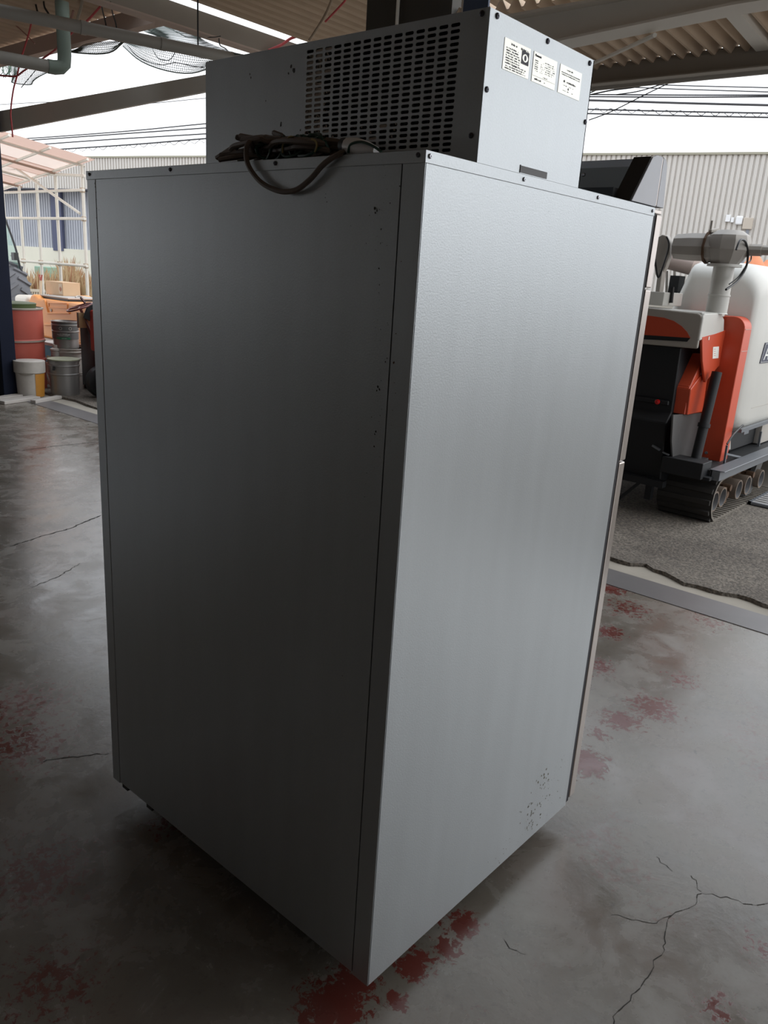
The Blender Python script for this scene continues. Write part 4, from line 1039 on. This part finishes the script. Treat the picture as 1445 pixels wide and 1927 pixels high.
# orange spray tank
tx_, tyc = 3.32, atd(110, 600, 9.7).y
YA, YB = onx(172, 600, 3.66).y, onx(54, 600, 3.66).y
ot = thing('spray_tank', (4.0, (YA+YB)/2, bz), 'large orange moulded plastic spray tank on the low bench', 'tank')
zt0 = onx(110, 566, 3.70).z
pf = [(YA, bz+.05), (YA+.03, bz+.0), (YB-.03, bz), (YB, bz+.05), (YB+.01, zt0-.14), (YB-.03, zt0-.03), (YB-.09, zt0+.035), (YB-.17, zt0+.04), (YB-.235, zt0+.0), (YA+.22, zt0-.0), (YA+.16, zt0+.03), (YA+.08, zt0+.035), (YA+.01, zt0-.03), (YA, zt0-.10)]
b = B(); b.prism(pf, 'x', 3.66, 4.40); b.build('shell', TANKO, ot, bevel=.035, seg=4)
P = lambda u, v, x=3.66: (onx(u, v, x).y, onx(u, v, x).z)
b = B()
b.prism([P(80, 566), P(85, 564), P(92, 588), P(132, 588), P(132, 591), P(90, 591)], 'x', 3.645, 3.67)
b.prism([P(85, 609), P(130, 609), P(130, 613), P(85, 613)], 'x', 3.645, 3.67)
b.build('moulded_rib', TANKO, ot, bevel=.006)
b = B()
q = [P(92, 570), P(127, 571), P(127, 580), P(92, 578)]
for i in range(4):
    a, c = q[i], q[(i+1) % 4]; b.bar((3.657, a[0], a[1]), (3.657, c[0], c[1]), .010, .008, up=(1, 0, 0))
b.build('name_frame', TANKO, ot, bevel=.002)
q = P(97, 584); b = B(); b.lathe([(.016, 0), (.016, .006), (.00001, .007)], (3.652, q[0], q[1]), 12, 0, 'x'); b.build('round_mark', RIM, ot)
b = B(); z = zt0+.0; ya, yb = onx(136, 560, 3.80).y, onx(84, 560, 3.80).y
b.box(3.75, 4.2, ya, yb, z, z+.025); b.box(3.74, 4.21, ya-.01, yb+.01, z+.025, z+.04, 1); b.build('hatch_lid', [BLACKM, GREYW], ot, bevel=.003)
bx0 = B(); y0, y1 = onx(118, 540, 3.9).y, onx(86, 540, 3.9).y; zc = z+.041; h = .155
cbx = thing('cardboard_box', (4.0, (y0+y1)/2, zc), 'small printed cardboard box standing on the orange tank lid', 'box')
B().box(3.9, 4.12, y0, y1, zc, zc+h).build('carton', CARD, cbx, bevel=.002, seg=1)
b = B(); b.box(3.897, 3.901, y0+.01, y0+.09, zc+.02, zc+h-.02, 0); b.disc((3.8955, y0+.05, zc+.075), .03, 'x', 9, 1, .25); 
b.build('print', [mat('pale_print_panel', (.66, .52, .38), .7), mat('red_brown_ink', (.42, .17, .10), .7)], cbx, recalc=False)
b = B(); b.tube(smooth_path([(3.85, ya+.02, z+.05), (3.9, ya+.06, z+.06), (3.95, ya+.02, z+.055), (3.9, ya-.02, z+.05)], 4), .008, 6); b.build('coiled_cord', GREYW, smooth=True, label='small grey coil of cord lying on the orange tank lid', cat='cord')
wt = B(); q = atd(44, 575, 11.0); wt.box(q.x, q.x+.4, q.y-.10, q.y+.25, .0, q.z+.12); wt.build('white_container', mat('pale_translucent_plastic', (.75, .70, .62), .5), bevel=.05, seg=4, label='tall pale plastic container behind the drum, left of the orange tank', cat='container')
# shovel
s0, s1 = atd(76, 556, 11.6), atd(77, 528, 11.6)
sv = thing('shovel', (s0.x, s0.y, 0), 'shovel with red grip standing upright behind the orange tank', 'shovel')
b = B(); b.tube([(s0.x, s0.y, .30), s0, s1], .018, 8); b.build('shaft', mat('pale_wood', (.62, .48, .34), .7), sv, smooth=True)
b = B(); g0, g1, g2 = s1, s1+Vector((0, .035, .07)), s1+Vector((0, -.035, .07)); b.tube([g0, g1, g2, g0], .010, 6); b.build('grip', mat('grip_red', (.45, .10, .08), .5), sv)
b = B(); b.prism([(s0.y-.09, .30), (s0.y+.09, .30), (s0.y+.08, .05), (s0.y, .0), (s0.y-.08, .05)], 'x', s0.x-.004, s0.x+.004); b.build('blade', HSHEET, sv)

# small red ride-on machine with a steering wheel
m0 = atd(165, 620, 8.55); X, Y = m0.x, m0.y
mt_ = thing('ride_on_tiller', (X+.3, Y-.2, 0), 'small red ride-on farm machine with steering wheel and black seat, half behind the refrigerator', 'farm machine')
b = B(); b.box(X, X+.3, Y-.5, Y-.03, .45, .85, 0); b.box(X+.03, X+.3, Y-.55, Y-.1, .2, .5, 0); b.build('body', mat('machine_red', (.42, .05, .035), .45, var=.15), mt_, bevel=.02, seg=2)
for (dx, dy) in ((.03, -.16), (.03, -.5), (.33, -.16), (.33, -.5)):
    b = B(); b.lathe([(.10, -.05), (.15, -.045), (.16, 0), (.15, .045), (.10, .05)], (X+dx, Y+dy, .16), 20, 0, 'y'); b.build('wheel', BLACKM, mt_, smooth=True)
b = B(); wc = atd(150, 578, 8.6); ax = Vector((-.35, .10, 1)).normalized(); e1 = ax.cross(Vector((1, 0, 0))).normalized(); e2 = ax.cross(e1)
b.tube([wc + (e1*cos(2*pi*k/24) + e2*sin(2*pi*k/24))*.125 for k in range(24)], .009, 6, 0, closed=True)
for k in range(3): b.tube([wc, wc + (e1*cos(2*pi*k/3+.4) + e2*sin(2*pi*k/3+.4))*.125], .007, 6)
b.tube([wc, wc - ax*.4], .014, 8); b.build('steering_wheel', mat('dark_red_rim', (.14, .03, .025), .4), mt_, smooth=True)
b = B(); q = [atd(u, v, 8.5) for u, v in ((163, 578), (178, 571), (180, 606), (172, 606), (156, 598))]; b.plate(q, .12); b.build('seat', BLACKM, mt_, bevel=.01)
b = B(); a, c = atd(144, 588, 8.6), atd(161, 617, 8.6); b.box(a.x, a.x+.2, c.y, a.y, c.z, a.z); b.box(a.x-.004, a.x, a.y-.035, a.y-.02, c.z, a.z, 1); b.box(a.x+.02, a.x+.18, c.y+.02, a.y-.02, .1, c.z, 1); b.build('tool_box', [mat('tan_panel', (.42, .26, .13), .6), HSHEET], mt_)
b = B(); b.tube([atd(152, 560, 8.75), atd(163, 574, 8.7), atd(170, 590, 8.6)], .012, 6); b.build('lever', mat('dark_maroon', (.10, .04, .04), .5), mt_)

# tractor standing further left
tq = at_z(14, 640, 12.2); TX_, TY_ = tq.x, tq.y
tr_ = thing('tractor', (TX_+.6, TY_+.8, 0), 'green tractor with glazed cab and big ribbed tyre, mostly hidden by the navy post', 'tractor')
tire = B(); ctr = atd(12, 556, 12.2); R0 = .42
tire.lathe([(.22, -.16), (.36, -.17), (.40, -.15), (.42, -.08), (.425, 0), (.42, .08), (.40, .15), (.36, .17), (.22, .16)], (ctr.x, ctr.y, max(.43, ctr.z)), 36, 0, 'x')
zc = max(.43, ctr.z)
for k in range(18):
    for sgn in (1, -1):
        a = 2*pi*(k+(.25 if sgn > 0 else .75))/18
        a2 = a + .22
        tire.bar((ctr.x+sgn*.16, ctr.y+.41*cos(a2), zc+.41*sin(a2)), (ctr.x+sgn*.01, ctr.y+.43*cos(a), zc+.43*sin(a)), .04, .05, up=(0, cos(a), sin(a)))
TIRE = mat('tyre_grey', (.16, .165, .18), .8, var=.2)
tire.build('tyre', TIRE, tr_, smooth=True, angle=30)
if zc > .45:
    pass
b = B(); b.box(TX_-.1, TX_+.35, TY_+.45, TY_+1.5, .5, .85); b.build('body', mat('tractor_green', (.03, .16, .09), .45), tr_, bevel=.03)
xg = ctr.x + .1
G = [onx(u, v, xg) for u, v in ((8, 408), (20, 440), (30, 470), (37, 500), (41, 512), (40, 517), (35, 519), (0, 521))]
b = B(); b.plate(G, .008); b.build('cab_glass', glass_mat('green_cab_glass', (.35, .55, .48), .45), tr_)
b = B(); b.tube(smooth_path(G, 4), .014, 6); b.build('window_frame', BLACKM, tr_, smooth=True)
b = B(); q0, q1 = onx(26, 475, xg-.05), onx(33, 490, xg-.05); b.box(xg-.09, xg-.03, q1.y, q0.y, q1.z, q0.z); b.bar(onx(20, 481, xg-.06), onx(27, 484, xg-.06), .01, .01); b.build('wing_mirror', BLACKM, tr_, bevel=.01)

# pipe-framed lean-to with translucent roof sheets
xs = 4.89
def sp_(u, v): return onx(u, v, xs)
sh = thing('pipe_lean_to', (xs-.6, 10.8, 0), 'white pipe frame lean-to with pinkish translucent roof sheets beyond the drum', 'shelter')
yp = [sp_(158, 400).y, sp_(108, 400).y, sp_(72, 400).y, sp_(39, 400).y]; yp += [2*yp[3]-yp[2], 3*yp[3]-2*yp[2]]
def roofz(y): return lerp(sp_(172, 301).z, sp_(10, 356).z, (y-sp_(172, 301).y)/(sp_(10, 356).y-sp_(172, 301).y))
for y in yp:
    B().tube([(xs, y, 0), (xs, y, roofz(y)-.02)], .0215, 10).build('post', PIPEW, sh, smooth=True)
for v0, v1 in ((363, 358), (411, 412), (490, 500)):
    z0 = sp_(157, v1).z
    B().tube([(xs-.03, yp[0]-.075, z0), (xs-.03, yp[-1], z0)], .019, 8).build('rail', PIPEW, sh, smooth=True)
def rp2(d, y): return (xs-d, y, roofz(y)+d*.13)
B().tube([sp_(50, 303)+Vector((-.45, 0, 0.04)), sp_(153, 402)+Vector((-.02, 0, 0))], .019, 8).build('brace', PIPEW, sh, smooth=True)
y0, y1 = sp_(172, 301).y, yp[-1]
for i, y in enumerate((yp[0], yp[1]-.03, yp[2], yp[3])):
    B().tube([(xs+.04, y, roofz(y)-.03), (xs-1.5, y, roofz(y)-.03+1.5*.13)], .016, 8).build('rafter', PIPEW if i % 2 == 0 else mat('reddish_pipe', (.40, .28, .22), .6), sh, smooth=True)
for d in (.05, .55, 1.05, 1.5):
    B().tube([(xs-d, y0-.0, roofz(y0)-.005+d*.13), (xs-d, y1, roofz(y1)-.005+d*.13)], .018, 8).build('purlin', PIPEW, sh, smooth=True)
z0 = sp_(155, 331).z; B().tube([(xs, yp[0]-.06, z0), (xs-.02, yp[2]-.1, z0+.06)], .018, 8).build('tie_pipe', PIPEW, sh, smooth=True)
SHEET1 = sheet_mat('pinkish_sheet', (.80, .67, .61)); SHEET2 = sheet_mat('clearer_sheet', (.88, .80, .75))
ny = 7; k = 0
for i in range(ny):
    ya, yb = lerp(y0, y1, i/ny), lerp(y0, y1, (i+1)/ny)+.02
    b = B(); vs = []
    for (d, y) in ((-.05, ya), (1.55, ya), (1.55, yb), (-.05, yb)): vs.append((xs-d, y, roofz(y)+.018+d*.13+(.004 if i % 2 else 0)))
    b.plate(vs, .003); b.build('roof_sheet', SHEET1 if i % 2 == 0 else SHEET2, sh)
for y in yp[:4]:
    for v in (358, 412, 500):
        z0 = sp_(157, v).z
        if y == yp[0] or v == 500: B().box(xs-.035, xs+.02, y-.025, y+.025, z0-.03, z0+.03).build('clamp', mat('rusty_clamp', (.40, .31, .22), .6, .2), sh, bevel=.005, seg=1)

# background beyond the lean-to
p = atd(92, 515, 24.0); b = B(); b.box(p.x-.25, p.x+.25, p.y-.3, p.y+.3, 0, atd(92, 502, 24).z); b.build('green_locker', mat('green_locker', (.25, .38, .28), .6), bevel=.02, label='green locker against the cream wall behind the shovel', cat='locker')
b = B(); a, c = at_z(20, 560, 17.5), at_z(86, 560, 17.5); ztop = atd(50, 546, 17.5).z; zb = atd(50, 560, 17.5).z
b.bar(a+Vector((0, 0, ztop)), c+Vector((0, 0, ztop)), .06, .05); b.bar(a+Vector((0, 0, zb)), c+Vector((0, 0, zb)), .06, .05)
for k in range(16):
    q = a.lerp(c, k/15); b.bar(q+Vector((0, 0, 0)), q+(c-a).normalized()*.05+Vector((0, 0, ztop)), .05, .02, up=(1, 0, 0))
b.build('slatted_fence', mat('weathered_fence', (.55, .48, .38), .8), label='low slatted fence running behind the tractor tyre', cat='fence')
wd = B(); rw = random.Random(21)
for k in range(1500):
    u = rw.choice([rw.uniform(18, 85), rw.uniform(85, 178), rw.gauss(130, 9), rw.gauss(165, 10)]); d = rw.uniform(19, 23)
    q = at_z(u, 560, d); hh = rw.uniform(.5, 1.05) + (.35*rw.random() if 118 < u < 142 else 0)
    t_ = Vector((rw.gauss(0, .12), rw.gauss(0, .12), 0)); w_ = rw.uniform(.012, .03); e = Vector((-WN.y, WN.x, 0))*w_
    q2 = q+t_*.5; q2.z = hh*.6; q3 = q+t_*1.3; q3.z = hh
    wd.add([q-e, q+e, q2+e*1.2, q3, q2-e*1.2], [(0, 1, 2, 3, 4)], rw.choice((0, 0, 1)))
wd.build('dry_weeds', [mat('dry_weed_tan', (.50, .36, .20), .9), mat('dry_weed_rust', (.40, .22, .12), .9)], label='dry tan weeds along the foot of the cream wall', cat='weeds', kind='stuff', recalc=False)
# wall fittings on the neighbouring building (right)
def wallbox(name, u, v, w_, h_, d_, m, label, cat, round_=.01):
    d = ray(u, v); t = (WD-.01)/d.dot(WN); q = CAMLOC + d*t; s_ = (q-CAMLOC).dot(WT); b = B()
    z = q.z
    b.add([wp(s_-w_/2, z-h_/2, -d_), wp(s_+w_/2, z-h_/2, -d_), wp(s_+w_/2, z-h_/2, -.001), wp(s_-w_/2, z-h_/2, -.001), wp(s_-w_/2, z+h_/2, -d_), wp(s_+w_/2, z+h_/2, -d_), wp(s_+w_/2, z+h_/2, -.001), wp(s_-w_/2, z+h_/2, -.001)],
          [(0,3,2,1),(4,5,6,7),(0,1,5,4),(1,2,6,5),(2,3,7,6),(3,0,4,7)])
    return b.build(name, m, bevel=round_, seg=3, label=label, cat=cat)
FIT = mat('white_fitting', (.86, .86, .86), .4); BEIGEB = mat('beige_box', (.55, .48, .40), .5)
wallbox('outdoor_light', 1370, 411, .15, .22, .08, FIT, 'leftmost white fitting on the corrugated wall above the harvester', 'light')
wallbox('wall_sensor', 1378, 414, .09, .16, .08, FIT, 'smallest white fitting on the corrugated wall', 'sensor')
wallbox('round_light', 1391, 415, .22, .28, .10, FIT, 'round white lamp beside the beige box on the corrugated wall', 'light', .08)
wallbox('junction_box', 1407, 421, .30, .36, .12, BEIGEB, 'beige junction box on the corrugated wall above the harvester', 'box', .02)
wallbox('drop_conduit', 1400, 470, .10, 1.50, .07, mat('conduit_grey', (.25, .26, .29), .5), 'grey conduit running down the wall from the beige box', 'conduit', .02)
for i, (u, v, r, l_) in enumerate(((1321, 486, .30, 'pointed orange cover showing above the tank beside the lamp cable'), (1441, 490, .25, 'second orange cover at the right frame edge above the tank'))):
    q = atd(u if i else 1421, 505, 16.0); q = atd({0: 1417, 1: 1443}[i], 505, 16+2*i); b = B(); zt_ = atd({0: 1417, 1: 1443}[i], 477 if i == 0 else 489, 16+2*i).z
    b.lathe([(.30, 0), (.28, q.z-.3), (.22, q.z+.0), (.12, zt_-.1), (.04, zt_), (.00001, zt_)], (q.x, q.y, 0), 14); b.build('orange_cover', mat('orange_fabric', (.70, .26, .13), .8, var=.1), smooth=True, label=l_, cat='cover')

# drain grating on the asphalt
gq = onz(1412, 950, .008); g2 = onz(1452, 930, .008)
dg_ = thing('drain_grating', (gq.x+.35, gq.y-.1, .014), 'steel drain grating on the asphalt beside the crawler track', 'grating')
GX, GY = gq.x, gq.y
b = B(); b.box(GX, GX+.75, GY-.30, GY-.28, .012, .028); b.box(GX, GX+.75, GY+.0, GY+.02, .012, .028); b.box(GX, GX+.02, GY-.30, GY+.02, .012, .028); b.box(GX+.73, GX+.75, GY-.30, GY+.02, .012, .028); b.build('frame', HSTEEL, dg_)
for k in range(11): 
    b = B(); b.box(GX+.03+.063*k, GX+.065+.063*k, GY-.28, GY+.0, .014, .026); b.build('grating_bar', mat('grating_bright', (.55, .54, .53), .4, .4), dg_)
B().box(GX, GX+.75, GY-.30, GY+.02, .0085, .0125).build('pit', HBLK, dg_)

# ================================================================== OVERHEAD: PIPES, NETS, ROPES, WIRES
PVC = mat('grey_drainpipe', (.34, .33, .30), .5, var=.06); PVCG = mat('greenish_elbow', (.22, .28, .24), .5)
zp = 2.72
a, c = onz(-40, 12, zp), onz(430, 108, zp); c2 = c+(c-a)*.12
dp1 = thing('drainpipe', a.lerp(c, .5), 'long grey drainpipe slung under the roof toward the cooling unit', 'pipe')
B().tube([a, a.lerp(c, .5), c2], .037, 16).build('pipe', PVC, dp1, smooth=True)
for t in (.33, .62):
    q = a.lerp(c2, t); q1 = a.lerp(c2, t+.02); B().tube([q, q1], .041, 16).build('coupling', PVC, dp1, smooth=True)
h0 = onx(372, 92, c.x - .1) ; tq2 = a.lerp(c, .86); B().tube([tq2, tq2 + Vector((0, 0, .5))], .006, 6).build('hanger_rod', BLACKM, dp1, smooth=True)
zp2 = 2.55; a, c = onz(-30, 102, zp2), onz(108, 128, zp2); up = Vector((0, 0, .42)); d = (c-a).normalized()
dp2 = thing('elbow_drainpipe', a.lerp(c, .5), 'short grey drainpipe with greenish elbow turning up to the roof at left', 'pipe')
B().tube([a, c], .040, 16).build('pipe', PVC, dp2, smooth=True)
B().tube([c-d*.06, c-d*.02, c+d*.02+up*.02, c+d*.045+up*.08, c+d*.05+up*.2, c+d*.05+up*.95], .045, 14).build('elbow', PVCG, dp2, smooth=True, label='greenish pipe elbow')

NETM = mat('bird_net_cord', (.10, .13, .115), .7); ROPE = mat('dark_rope', (.04, .04, .04), .7)
def net(name, A, Bp, Cc, D, nu, nv, sag, r, label, mtl=NETM, edge=True):
    r = r*1.8
    """hanging net between four corners; the cords are real thin tubes"""
    b = B()
    def P(s, t):
        p = (A.lerp(Bp, s)).lerp(D.lerp(Cc, s), t)
        return p + Vector((.03*sin(9*s+2*t), .03*sin(7*t+3*s), -sag*sin(pi*s)*t))
    for i in range(nu+1):
        b.tube([P(i/nu, j/8) for j in range(9)], r, 3)
    for j in range(nv+1):
        b.tube([P(i/14, j/nv) for i in range(15)], r, 3)
    if edge: b.tube([P(i/14, 1) for i in range(15)], r*2.4, 5)
    return b.build(name, mtl, label=label, cat='net', kind='stuff', recalc=False)
yn = 2.95
def q_(u, v, x): return onx(u, v, x)
net('bird_net', q_(215, 68, 2.9), q_(430, 104, 2.9), q_(415, 126, 2.88), q_(228, 84, 2.88), 60, 11, .10, .0011, 'sagging bird net hung in the gap below the long drainpipe')
net('bird_net', q_(262, 50, 2.95), q_(310, 40, 2.95), q_(455, 105, 2.95), q_(300, 78, 2.95), 46, 14, .02, .0009, 'bird net in the bright gap between drainpipe and roof beam')
net('bird_net', q_(112, 96, 2.62), q_(240, 70, 2.62), q_(244, 78, 2.62), q_(125, 94, 2.62), 50, 6, .05, .0013, 'rolled strip of bird net along the roof edge at left')
net('bird_net', q_(0, 108, 2.75), q_(106, 128, 2.75), q_(70, 152, 2.7), q_(18, 150, 2.7), 40, 16, .03, .0010, 'small bag of bird net hanging below the elbow drainpipe')
gn = B(); rg = random.Random(4)
for k in range(14):
    c0 = q_(12+rg.uniform(-10, 12), 126, 2.7); gn.tube(smooth_path([c0+Vector((rg.gauss(0, .02), rg.gauss(0, .05), .05)), c0+Vector((rg.gauss(0, .02), rg.gauss(0, .05), -.03)), c0+Vector((rg.gauss(0, .02), rg.gauss(0, .04), -.08))], 4), .003, 4)
gn.build('green_net_bundle', mat('pale_green_cord', (.28, .45, .36), .7), label='pale green bundle of net above the small net bag', cat='net', kind='stuff', recalc=False)
net('bird_net', q_(1112, 150, 3.75), q_(1300, 128, 3.75), q_(1230, 146, 3.75), q_(1112, 172, 3.75), 70, 16, .01, .0009, 'bird net stretched under the eave right of the cooling unit')
cn = 0
def cord(pts, r, m, label, cat='rope', name='rope', n=5):
    return B().tube(smooth_path(pts, n), r, 6).build(name, m, label=label, cat=cat, smooth=True)
RR = mat('red_rope', (.62, .10, .11), .7, var=.3, vscale=30); RW = mat('faded_pink_rope', (.5, .30, .26), .7, var=.2)
xr = 2.35
cord([q_(62, 28, xr), q_(55, 60, xr), q_(46, 90, xr), q_(38, 115, xr), q_(32, 143, xr), q_(26, 165, xr), q_(22, 190, xr), q_(20, 215, xr), q_(22, 235, xr), q_(24, 258, xr)], .006, RR, 'long red rope hanging straight down past the header beam')
cord([q_(0, 142, xr), q_(15, 143, xr), q_(31, 143, xr), q_(45, 133, xr), q_(62, 122, xr), q_(85, 107, xr), q_(108, 90, xr), q_(135, 62, xr), q_(165, 38, xr), q_(195, 5, xr)], .007, RR, 'red and white tape slanting from the left edge up to the roof')
cord([q_(138, 20, xr), q_(132, 40, xr), q_(122, 62, xr), q_(112, 82, xr), q_(106, 92, xr)], .008, RW, 'short twisted red and white tape below the roof at left')
cord([q_(155, 0, xr), q_(152, 15, xr), q_(148, 28, xr), q_(145, 40, xr)], .010, mat('dirty_white_tape', (.5, .45, .38), .7), 'dirty white tape end dangling beside the red tape', 'tape', 'tape')
cord([q_(70, 128, xr), q_(58, 143, xr), q_(48, 155, xr), q_(40, 165, xr)], .003, ROPE, 'thin dark cord crossing the small net bag')
cord([q_(66, 0, 2.2), q_(68, 12, 2.2), q_(72, 30, 2.2), q_(71, 42, 2.2)], .007, ROPE, 'black cord looped round the long drainpipe, left one')
cord([q_(82, 0, 2.2), q_(84, 14, 2.2), q_(92, 28, 2.2), q_(90, 42, 2.2)], .007, ROPE, 'black cord looped round the long drainpipe, right one')
cord([q_(190, 1, 2.2), q_(193, 20, 2.4), q_(198, 40, 2.5), q_(201, 58, 2.5)], .005, ROPE, 'thin black tie hanging by the drainpipe and net')
cord([q_(208, 4, 2.2), q_(212, 25, 2.4), q_(218, 45, 2.5), q_(221, 66, 2.5)], .005, ROPE, 'black tie just right of the thin tie at the drainpipe')
cord([q_(10, 30, 2.4), q_(30, 48, 2.4), q_(50, 66, 2.4), q_(65, 82, 2.4)], .005, RW, 'slack pale cord under the roof at the left edge')
cord([q_(650, 0, 2.9), q_(646, 5, 2.9), q_(632, 20, 2.9), q_(612, 41, 2.9)], .006, RR, 'short red tape hanging from the roof above the cooling unit', 'tape', 'tape', 3)
cord([q_(624, 0, 2.9), q_(615, 22, 2.9), q_(602, 45, 2.9), q_(582, 76, 2.9)], .008, mat('tan_strap', (.38, .30, .22), .8), 'tan strap slanting from the roof behind the vent grille', 'strap', 'strap', 3)
cord([ony(505, 95, 4.43), ony(530, 84, 4.43), ony(548, 72, 4.43), ony(572, 65, 4.43)], .010, RR, 'frayed red tape lying on the beam end near the light gap', 'tape', 'tape', 3)
cord([q_(240, 86, 2.86), q_(262, 108, 2.86), q_(300, 122, 2.86), q_(330, 118, 2.86), q_(360, 124, 2.86), q_(385, 127, 2.86)], .003, ROPE, 'thin dark cord along the sagging net hem')
cord([q_(286, 90, 2.9), q_(296, 108, 2.9), q_(306, 113, 2.9), q_(320, 112, 2.9), q_(330, 98, 2.9)], .003, ROPE, 'dark cord tied up in the sagging net')
cord([q_(300, 44, 2.98), q_(340, 64, 2.98), q_(355, 70, 2.98), q_(400, 70, 2.98), q_(415, 68, 2.98)], .003, ROPE, 'dark cord across the bright gap under the roof beam')
cord([q_(412, 72, 2.97), q_(414, 85, 2.97), q_(425, 92, 2.97), q_(430, 100, 2.97)], .004, ROPE, 'knotted cord end hanging in the bright gap')
cord([q_(1112, 178, 3.72), q_(1150, 170, 3.72), q_(1200, 163, 3.72), q_(1250, 148, 3.72), q_(1330, 126, 3.72)], .004, ROPE, 'upper dark cord of the eave net')
cord([q_(1160, 178, 3.72), q_(1200, 172, 3.72), q_(1240, 160, 3.72), q_(1300, 137, 3.72)], .003, ROPE, 'slack dark cord hanging under the eave net')
cord([q_(1108, 226, 3.72), q_(1150, 210, 3.72), q_(1220, 175, 3.72), q_(1300, 137, 3.72)], .003, ROPE, 'long thin guy cord rising from the cooling unit to the eave')
cord([q_(1112, 121, 3.42), q_(1165, 97, 3.02), q_(1232, 66, 2.64)], .010, BEAMM, 'grey brace rod under the corrugated eave', 'rod', 'brace_rod', 2)
# power lines over the yard
WIRE = mat('power_cable', (.06, .06, .065), .6)
def wire_pt(u, v, d_=22.0):
    d = ray(u, v); return CAMLOC + d*(d_/d.dot(WN))
LN = [([(-60, 274), (5, 269), (385, 241), (750, 212), (1115, 190), (1445, 199)], .016, 'topmost'), ([(-60, 283), (30, 276), (385, 252), (750, 225), (1115, 181), (1445, 182)], .013, 'x'),
      ([(-60, 266), (5, 262), (385, 233), (750, 200), (1115, 178), (1445, 178)], .010, 'x')]
wires = [
 ([(-60, 271), (5, 264), (120, 256), (250, 246), (385, 233), (560, 218)], .013, 'wavy power cable, highest of the bundle left of the cooling unit'),
 ([(-60, 276), (5, 268), (200, 254), (385, 241), (560, 228)], .014, 'power cable second from top in the left bundle'),
 ([(-60, 283), (35, 275), (200, 263), (385, 252), (560, 240)], .014, 'power cable third from top in the left bundle'),
 ([(-60, 292), (80, 283), (250, 272), (385, 261), (560, 249)], .016, 'lowest thick power cable above the neighbouring roof at left'),
 ([(-60, 200), (0, 197), (70, 193), (200, 190), (270, 195), (385, 185), (560, 172)], .007, 'thin wire high in the sky above the left header beam'),
 ([(900, 153), (1115, 155), (1280, 161), (1445, 165), (1520, 167)], .009, 'highest thin wire right of the cooling unit'),
 ([(900, 160), (1115, 162), (1280, 168), (1445, 173), (1520, 175)], .009, 'second thin wire right of the cooling unit'),
 ([(900, 178), (1115, 178), (1280, 179), (1445, 179), (1520, 179)], .012, 'wire third from top right of the cooling unit'),
 ([(900, 181), (1115, 182), (1280, 183), (1445, 182), (1520, 182)], .012, 'wire just below the third on the right'),
 ([(900, 184), (1115, 189), (1280, 194), (1445, 198), (1520, 199)], .018, 'thickest power cable right of the cooling unit'),
 ([(900, 202), (1115, 206), (1280, 210), (1445, 213), (1520, 214)], .013, 'upper cable of the spiral wrapped pair at right'),
 ([(900, 210), (1115, 214), (1280, 218), (1445, 221), (1520, 222)], .013, 'lower cable of the spiral wrapped pair at right')]
for pts, r, l_ in wires:
    B().tube(smooth_path([wire_pt(u, v) for u, v in pts], 4), r*1.5, 5).build('power_line', WIRE, label=l_, cat='cable', group='power lines over the yard', smooth=True)
for (u0, v0, u1, v1, dv, nw, l_) in ((1110, 207, 1450, 217, 4, 13, 'thin spiral wire wound along the right cable pair'), (60, 288, 385, 266, 3, 17, 'thin spiral wire hanging from the lowest left cable')):
    pts = []
    for k in range(nw*8+1):
        t = k/(nw*8); pts.append(wire_pt(lerp(u0, u1, t), lerp(v0, v1, t)+dv*(cos(2*pi*k/8)), 22.0+.05*sin(2*pi*k/8)))
    B().tube(pts, .008, 4).build('spiral_wire', WIRE, label=l_, cat='cable')
